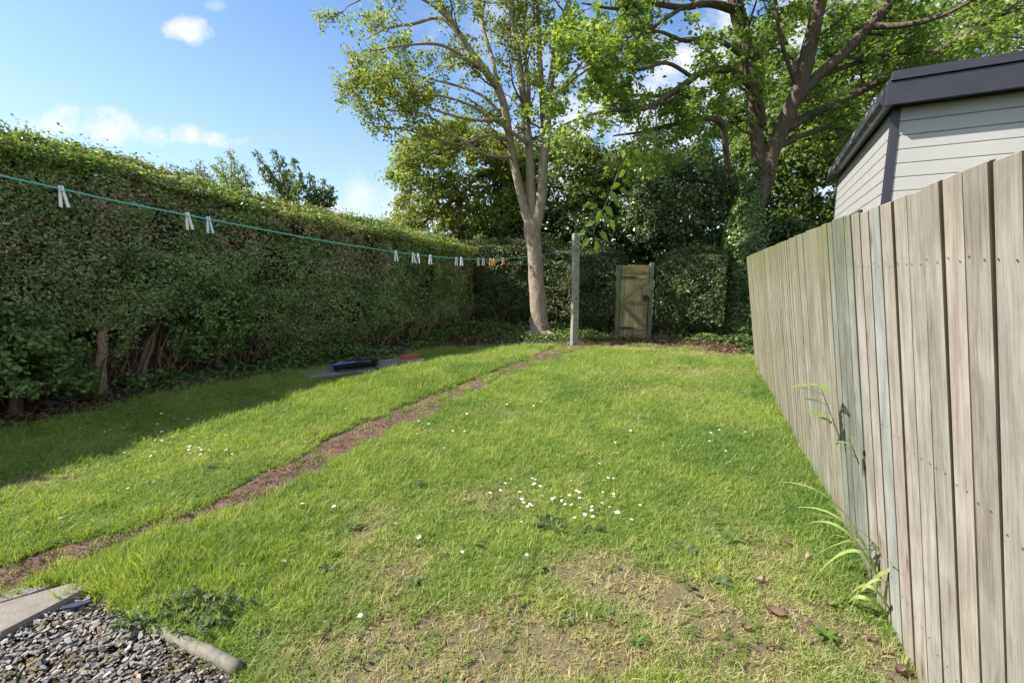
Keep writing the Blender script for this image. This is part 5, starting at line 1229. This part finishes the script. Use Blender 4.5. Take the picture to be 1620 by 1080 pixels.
def curled_leaf(mb, r, L_):
    K = 5; J = 5; vs = []; c1 = r.uniform(.6, 1.9); c2 = r.uniform(-1.2, 1.4)
    for i in range(K):
        f = i/(K-1); w = L_*.33*math.sin(.25+2.6*f)
        for j in range(J):
            q = (j/(J-1)-.5)*2; vs.append((L_*(f-.5), w*q, L_*(.25*c1*q*q+.3*c2*(f-.5)**2)+r.uniform(-.05, .05)*L_+.006))
    mb.add(vs, [(i*J+j, (i+1)*J+j, (i+1)*J+j+1, i*J+j+1) for i in range(K-1) for j in range(J-1)], 0, True)
def dead_leaves():
    mats = [plant_mat('dead_leaf_brown', (.16, .11, .075), .15, .8, .4, (1, .8, .6)), plant_mat('dead_leaf_tan', (.34, .26, .19), .2, .8, .3, (1, .8, .6)), plant_mat('dead_leaf_red', (.20, .13, .095), .15, .8, .3, (1, .7, .5))]
    r = random.Random(3)
    L_ = [(1208, 800, 0, .085, 'curled brown dead leaf lying in the dark grass near the fence'), (1203, 925, 1, .06, 'tan curled dead leaf on the lawn left of the long grass clump'), (1225, 975, 2, .085, 'reddish curled dead leaf on the thin grass at front right'),
          (1312, 962, 1, .065, 'round tan dead leaf close to the fence foot at the front'), (700, 880, 1, .05, 'pinkish tan dead leaf in the thin grass left of centre'), (720, 820, 2, .035, 'small rusty dead leaf behind the pinkish tan one'),
          (452, 863, 1, .06, 'pale tan dead leaf in the bright grass right of the path'), (60, 793, 1, .07, 'pale dead leaf in grass at the far left'), (408, 1008, 1, .05, 'pale dead leaf lying right of the edging log'), (1320, 330, 0, 0, ''),
          (1425, 1070, 2, .06, 'orange brown dead leaf in the very front by the fence'), (1112, 625, 1, .09, 'pale pinkish dead leaf far off on the lawn before the fence'), (1140, 704, 1, .07, 'flat tan dead leaf in the dark grass at mid distance'), (1056, 717, 1, .06, 'whitish dead leaf in the dark grass among daisies'),
          (1245, 865, 0, .05, 'dark brown dead leaf halfway along the fence side of the lawn'), (1275, 885, 1, .06, 'tan dead leaf just left of the arching grass tips'), (645, 735, 1, .05, 'pale dead leaf right of the path in the middle distance'), (560, 706, 1, .07, 'whitish stone coloured leaf lying on the earth path'),
          (1160, 745, 0, .05, 'brown dead leaf in dark grass below the flat tan one'), (1380, 1020, 2, .05, 'reddish dead leaf in the soil at the fence foot'), (100, 760, 1, .06, 'yellowish tan dead leaf in the shaded grass at far left'), (930, 878, 0, .03, 'small dark dead leaf at the edge of the straw patch'), (1100, 945, 0, .04, 'dark crumpled dead leaf in the bare patch right of centre'),
          (820, 960, 0, .03, 'dark crumpled scrap of leaf in the middle of the thin grass'), (300, 820, 0, .05, 'brown dead leaf at the edge of the earth path'), (1180, 1000, 2, .05, 'reddish crumpled leaf in the bare patch at front right')]
    for (u, v, m, s, lab) in L_:
        if s == 0: continue
        mb = MB(); curled_leaf(mb, r, s*.78); o = mb.build('dead_leaf', mats[m]); o.location = G(u, v, .014); o.rotation_euler = (r.uniform(-.3, .3), r.uniform(-.3, .3), r.uniform(0, 6.28)); tag(o, lab, 'dead leaf', 'dead leaves on the lawn')
    # uncountable litter under the hedges and trees
    var = []
    for k in range(5):
        mb = MB(); curled_leaf(mb, random.Random(k+30), 1.0); me = mb.mesh('litter_leaf', [M_leaf_inst]); var.append(me)
    n = 9000; t = RNG.random(n); base = [(-5.0, 4.6), (-4.6, 5.8), (-3.9, 6.9), (-3.1, 7.8), (-2.0, 9.1), (-1.0, 10.6), (.4, 11.2), (1.6, 10.6), (3.2, 10.3), (4.6, 9.6), (4.6, 9.0)]; BA = np.array(base); S = np.concatenate([[0], np.cumsum(np.linalg.norm(np.diff(BA, axis=0), axis=1))])
    x = np.interp(t*S[-1], S, BA[:, 0])+RNG.normal(0, .3, n); y = np.interp(t*S[-1], S, BA[:, 1])+RNG.normal(0, .22, n); s = RNG.uniform(.025, .07, n)
    c = mixcol((.10, .065, .045), (.21, .145, .10), RNG.random(n)); m = (RNG.random(n) < .15)[:, None]; c = np.where(m, np.array((.34, .24, .16)), c)
    m = (RNG.random(n) < .12)[:, None]; c = np.where(m, np.array((.17, .07, .05)), c)
    scatter('leaf_litter', var, np.stack([x, y, gz(x, y)+.005+RNG.random(n)*.02], -1), np.stack([RNG.normal(0, .4, n), RNG.normal(0, .4, n), RNG.uniform(0, 6.28, n)], -1), np.stack([s, s, s], -1), c)
    PI_ = RNG.integers(0, len(PX), 5000); x = PX[PI_]+RNG.normal(0, .10, 5000); y = PY[PI_]+RNG.normal(0, .10, 5000); s = RNG.uniform(.004, .014, 5000)
    c = mixcol((.09, .06, .045), (.30, .22, .16), RNG.random(5000)); scatter('path_crumbs', var, np.stack([x, y, gz(x, y)+.012], -1), np.stack([RNG.normal(0, .5, 5000), RNG.normal(0, .5, 5000), RNG.uniform(0, 6.28, 5000)], -1), np.stack([s, s*1.3, s], -1), c)
    n = 900; t = RNG.random(n); x = 2.9+1.9*t+RNG.normal(0, .25, n); y = 9.9-1.5*t+RNG.normal(0, .35, n); k = x < .8+.42*y; x, y = x[k], y[k]; n = len(x); s = RNG.uniform(.02, .05, n)
    scatter('fallen_leaves', var, np.stack([x, y, gz(x, y)+.035], -1), np.stack([RNG.normal(0, .4, n), RNG.normal(0, .4, n), RNG.uniform(0, 6.28, n)], -1), np.stack([s, s, s], -1), mixcol((.14, .09, .06), (.36, .26, .18), RNG.random(n)))
    n = 9000; x = RNG.uniform(-2.5, 4.0, n); y = RNG.uniform(1.2, 9.8, n); k = inpoly(x, y, lawn_poly) & (x < .85+.42*y) & (RNG.random(n) < .03+.8*bare(x, y)); x, y = x[k], y[k]; n = len(x); s = RNG.uniform(.008, .026, n)
    c = mixcol((.09, .05, .035), (.30, .2, .14), RNG.random(n))
    scatter('lawn_debris', var, np.stack([x, y, gz(x, y)+.008], -1), np.stack([RNG.normal(0, .4, n), RNG.normal(0, .4, n), RNG.uniform(0, 6.28, n)], -1), np.stack([s, s, s], -1), c)
dead_leaves()

def groundcover():
    """low ivy and seedlings along the foot of the hedges"""
    base = [(-5.3, 5.3), (-4.75, 6.2), (-4.1, 7.1), (-3.2, 8.1), (-2.15, 9.3), (-1.1, 10.9), (-.4, 11.4), (.8, 11.25), (2.0, 10.75), (2.4, 10.6)]
    b2 = [(3.4, 10.5), (4.3, 10.2), (5.0, 9.8), (5.2, 9.0), (4.6, 8.4)]
    P_ = []; N_ = []
    for bb, n in ((base, 30000), (b2, 6000)):
        BA = np.array(bb); S = np.concatenate([[0], np.cumsum(np.linalg.norm(np.diff(BA, axis=0), axis=1))]); t = RNG.random(n)*S[-1]
        x = np.interp(t, S, BA[:, 0])+RNG.normal(.06, .24, n); y = np.interp(t, S, BA[:, 1])+RNG.normal(-.04, .2, n); hh = .05+.28*np.clip(fbm(np.stack([x*1.6, y*1.6, 0*x], -1), 5, 3)*1.8-.5, 0, 1)
        k = RNG.random(n) < np.clip(n2(x, y, 1.8, 131, 3)*2.4-.7, 0, 1); P_.append(np.stack([x, y, gz(x, y)+RNG.random(n)*hh], -1)[k])
    # tufts round the pale tree's foot
    a = RNG.uniform(0, 6.28, 2500); r = .25+RNG.exponential(.35, 2500); g = G(853, 524); x = g.x+np.cos(a)*r*1.6; y = g.y+np.sin(a)*r-.15; P_.append(np.stack([x, y, gz(x, y)+RNG.random(2500)*.13], -1))
    p = np.concatenate(P_); n = len(p); c = mixcol((.06, .10, .03), (.19, .27, .07), RNG.random(n)**1.4)
    root = leaves('groundcover_ivy', p, rand_dirs(n, .8)+np.array([0, -.3, .4]), .06*RNG.uniform(.5, 1.3, n), c, M_leaf_hedge, None, .75); tag(root, kind='stuff')
groundcover()

def stick(label, pts, r, sd):
    mb = MB(); rr = random.Random(sd); sp = smooth_path([tuple(p) for p in pts], 4); mb.tube(sp, [r*(1-.6*i/len(sp)) for i in range(len(sp))], 6)
    o = mb.build('twig', M_twig); tag(o, label, 'twig', 'fallen twigs'); return o
stick('thin dark twig lying on the far lawn near the fence', [G(1082, 590, .015), G(1093, 600, .03), G(1110, 612, .02), G(1128, 622, .01)], .009, 1)
stick('short dark twig in the far lawn left of the longer one', [G(1070, 575, .012), G(1088, 592, .02), G(1092, 600, .01)], .007, 2)
stick('thin pale stick leaning at the hedge foot, right of the dock leaves', [P(192, 620, 0.0), P(196, 615, .25), P(205, 612, .5)], .007, 3)
stick('pale twig on the thin grass in the middle foreground', [G(748, 905, .01), G(757, 918, .015), G(768, 925, .01)], .003, 4)
stick('dark stick lying in the grass near the fence foot', [G(1390-180, 1025, .01), G(1390-160, 1027, .02), G(1390-130, 1032, .01)], .006, 5)
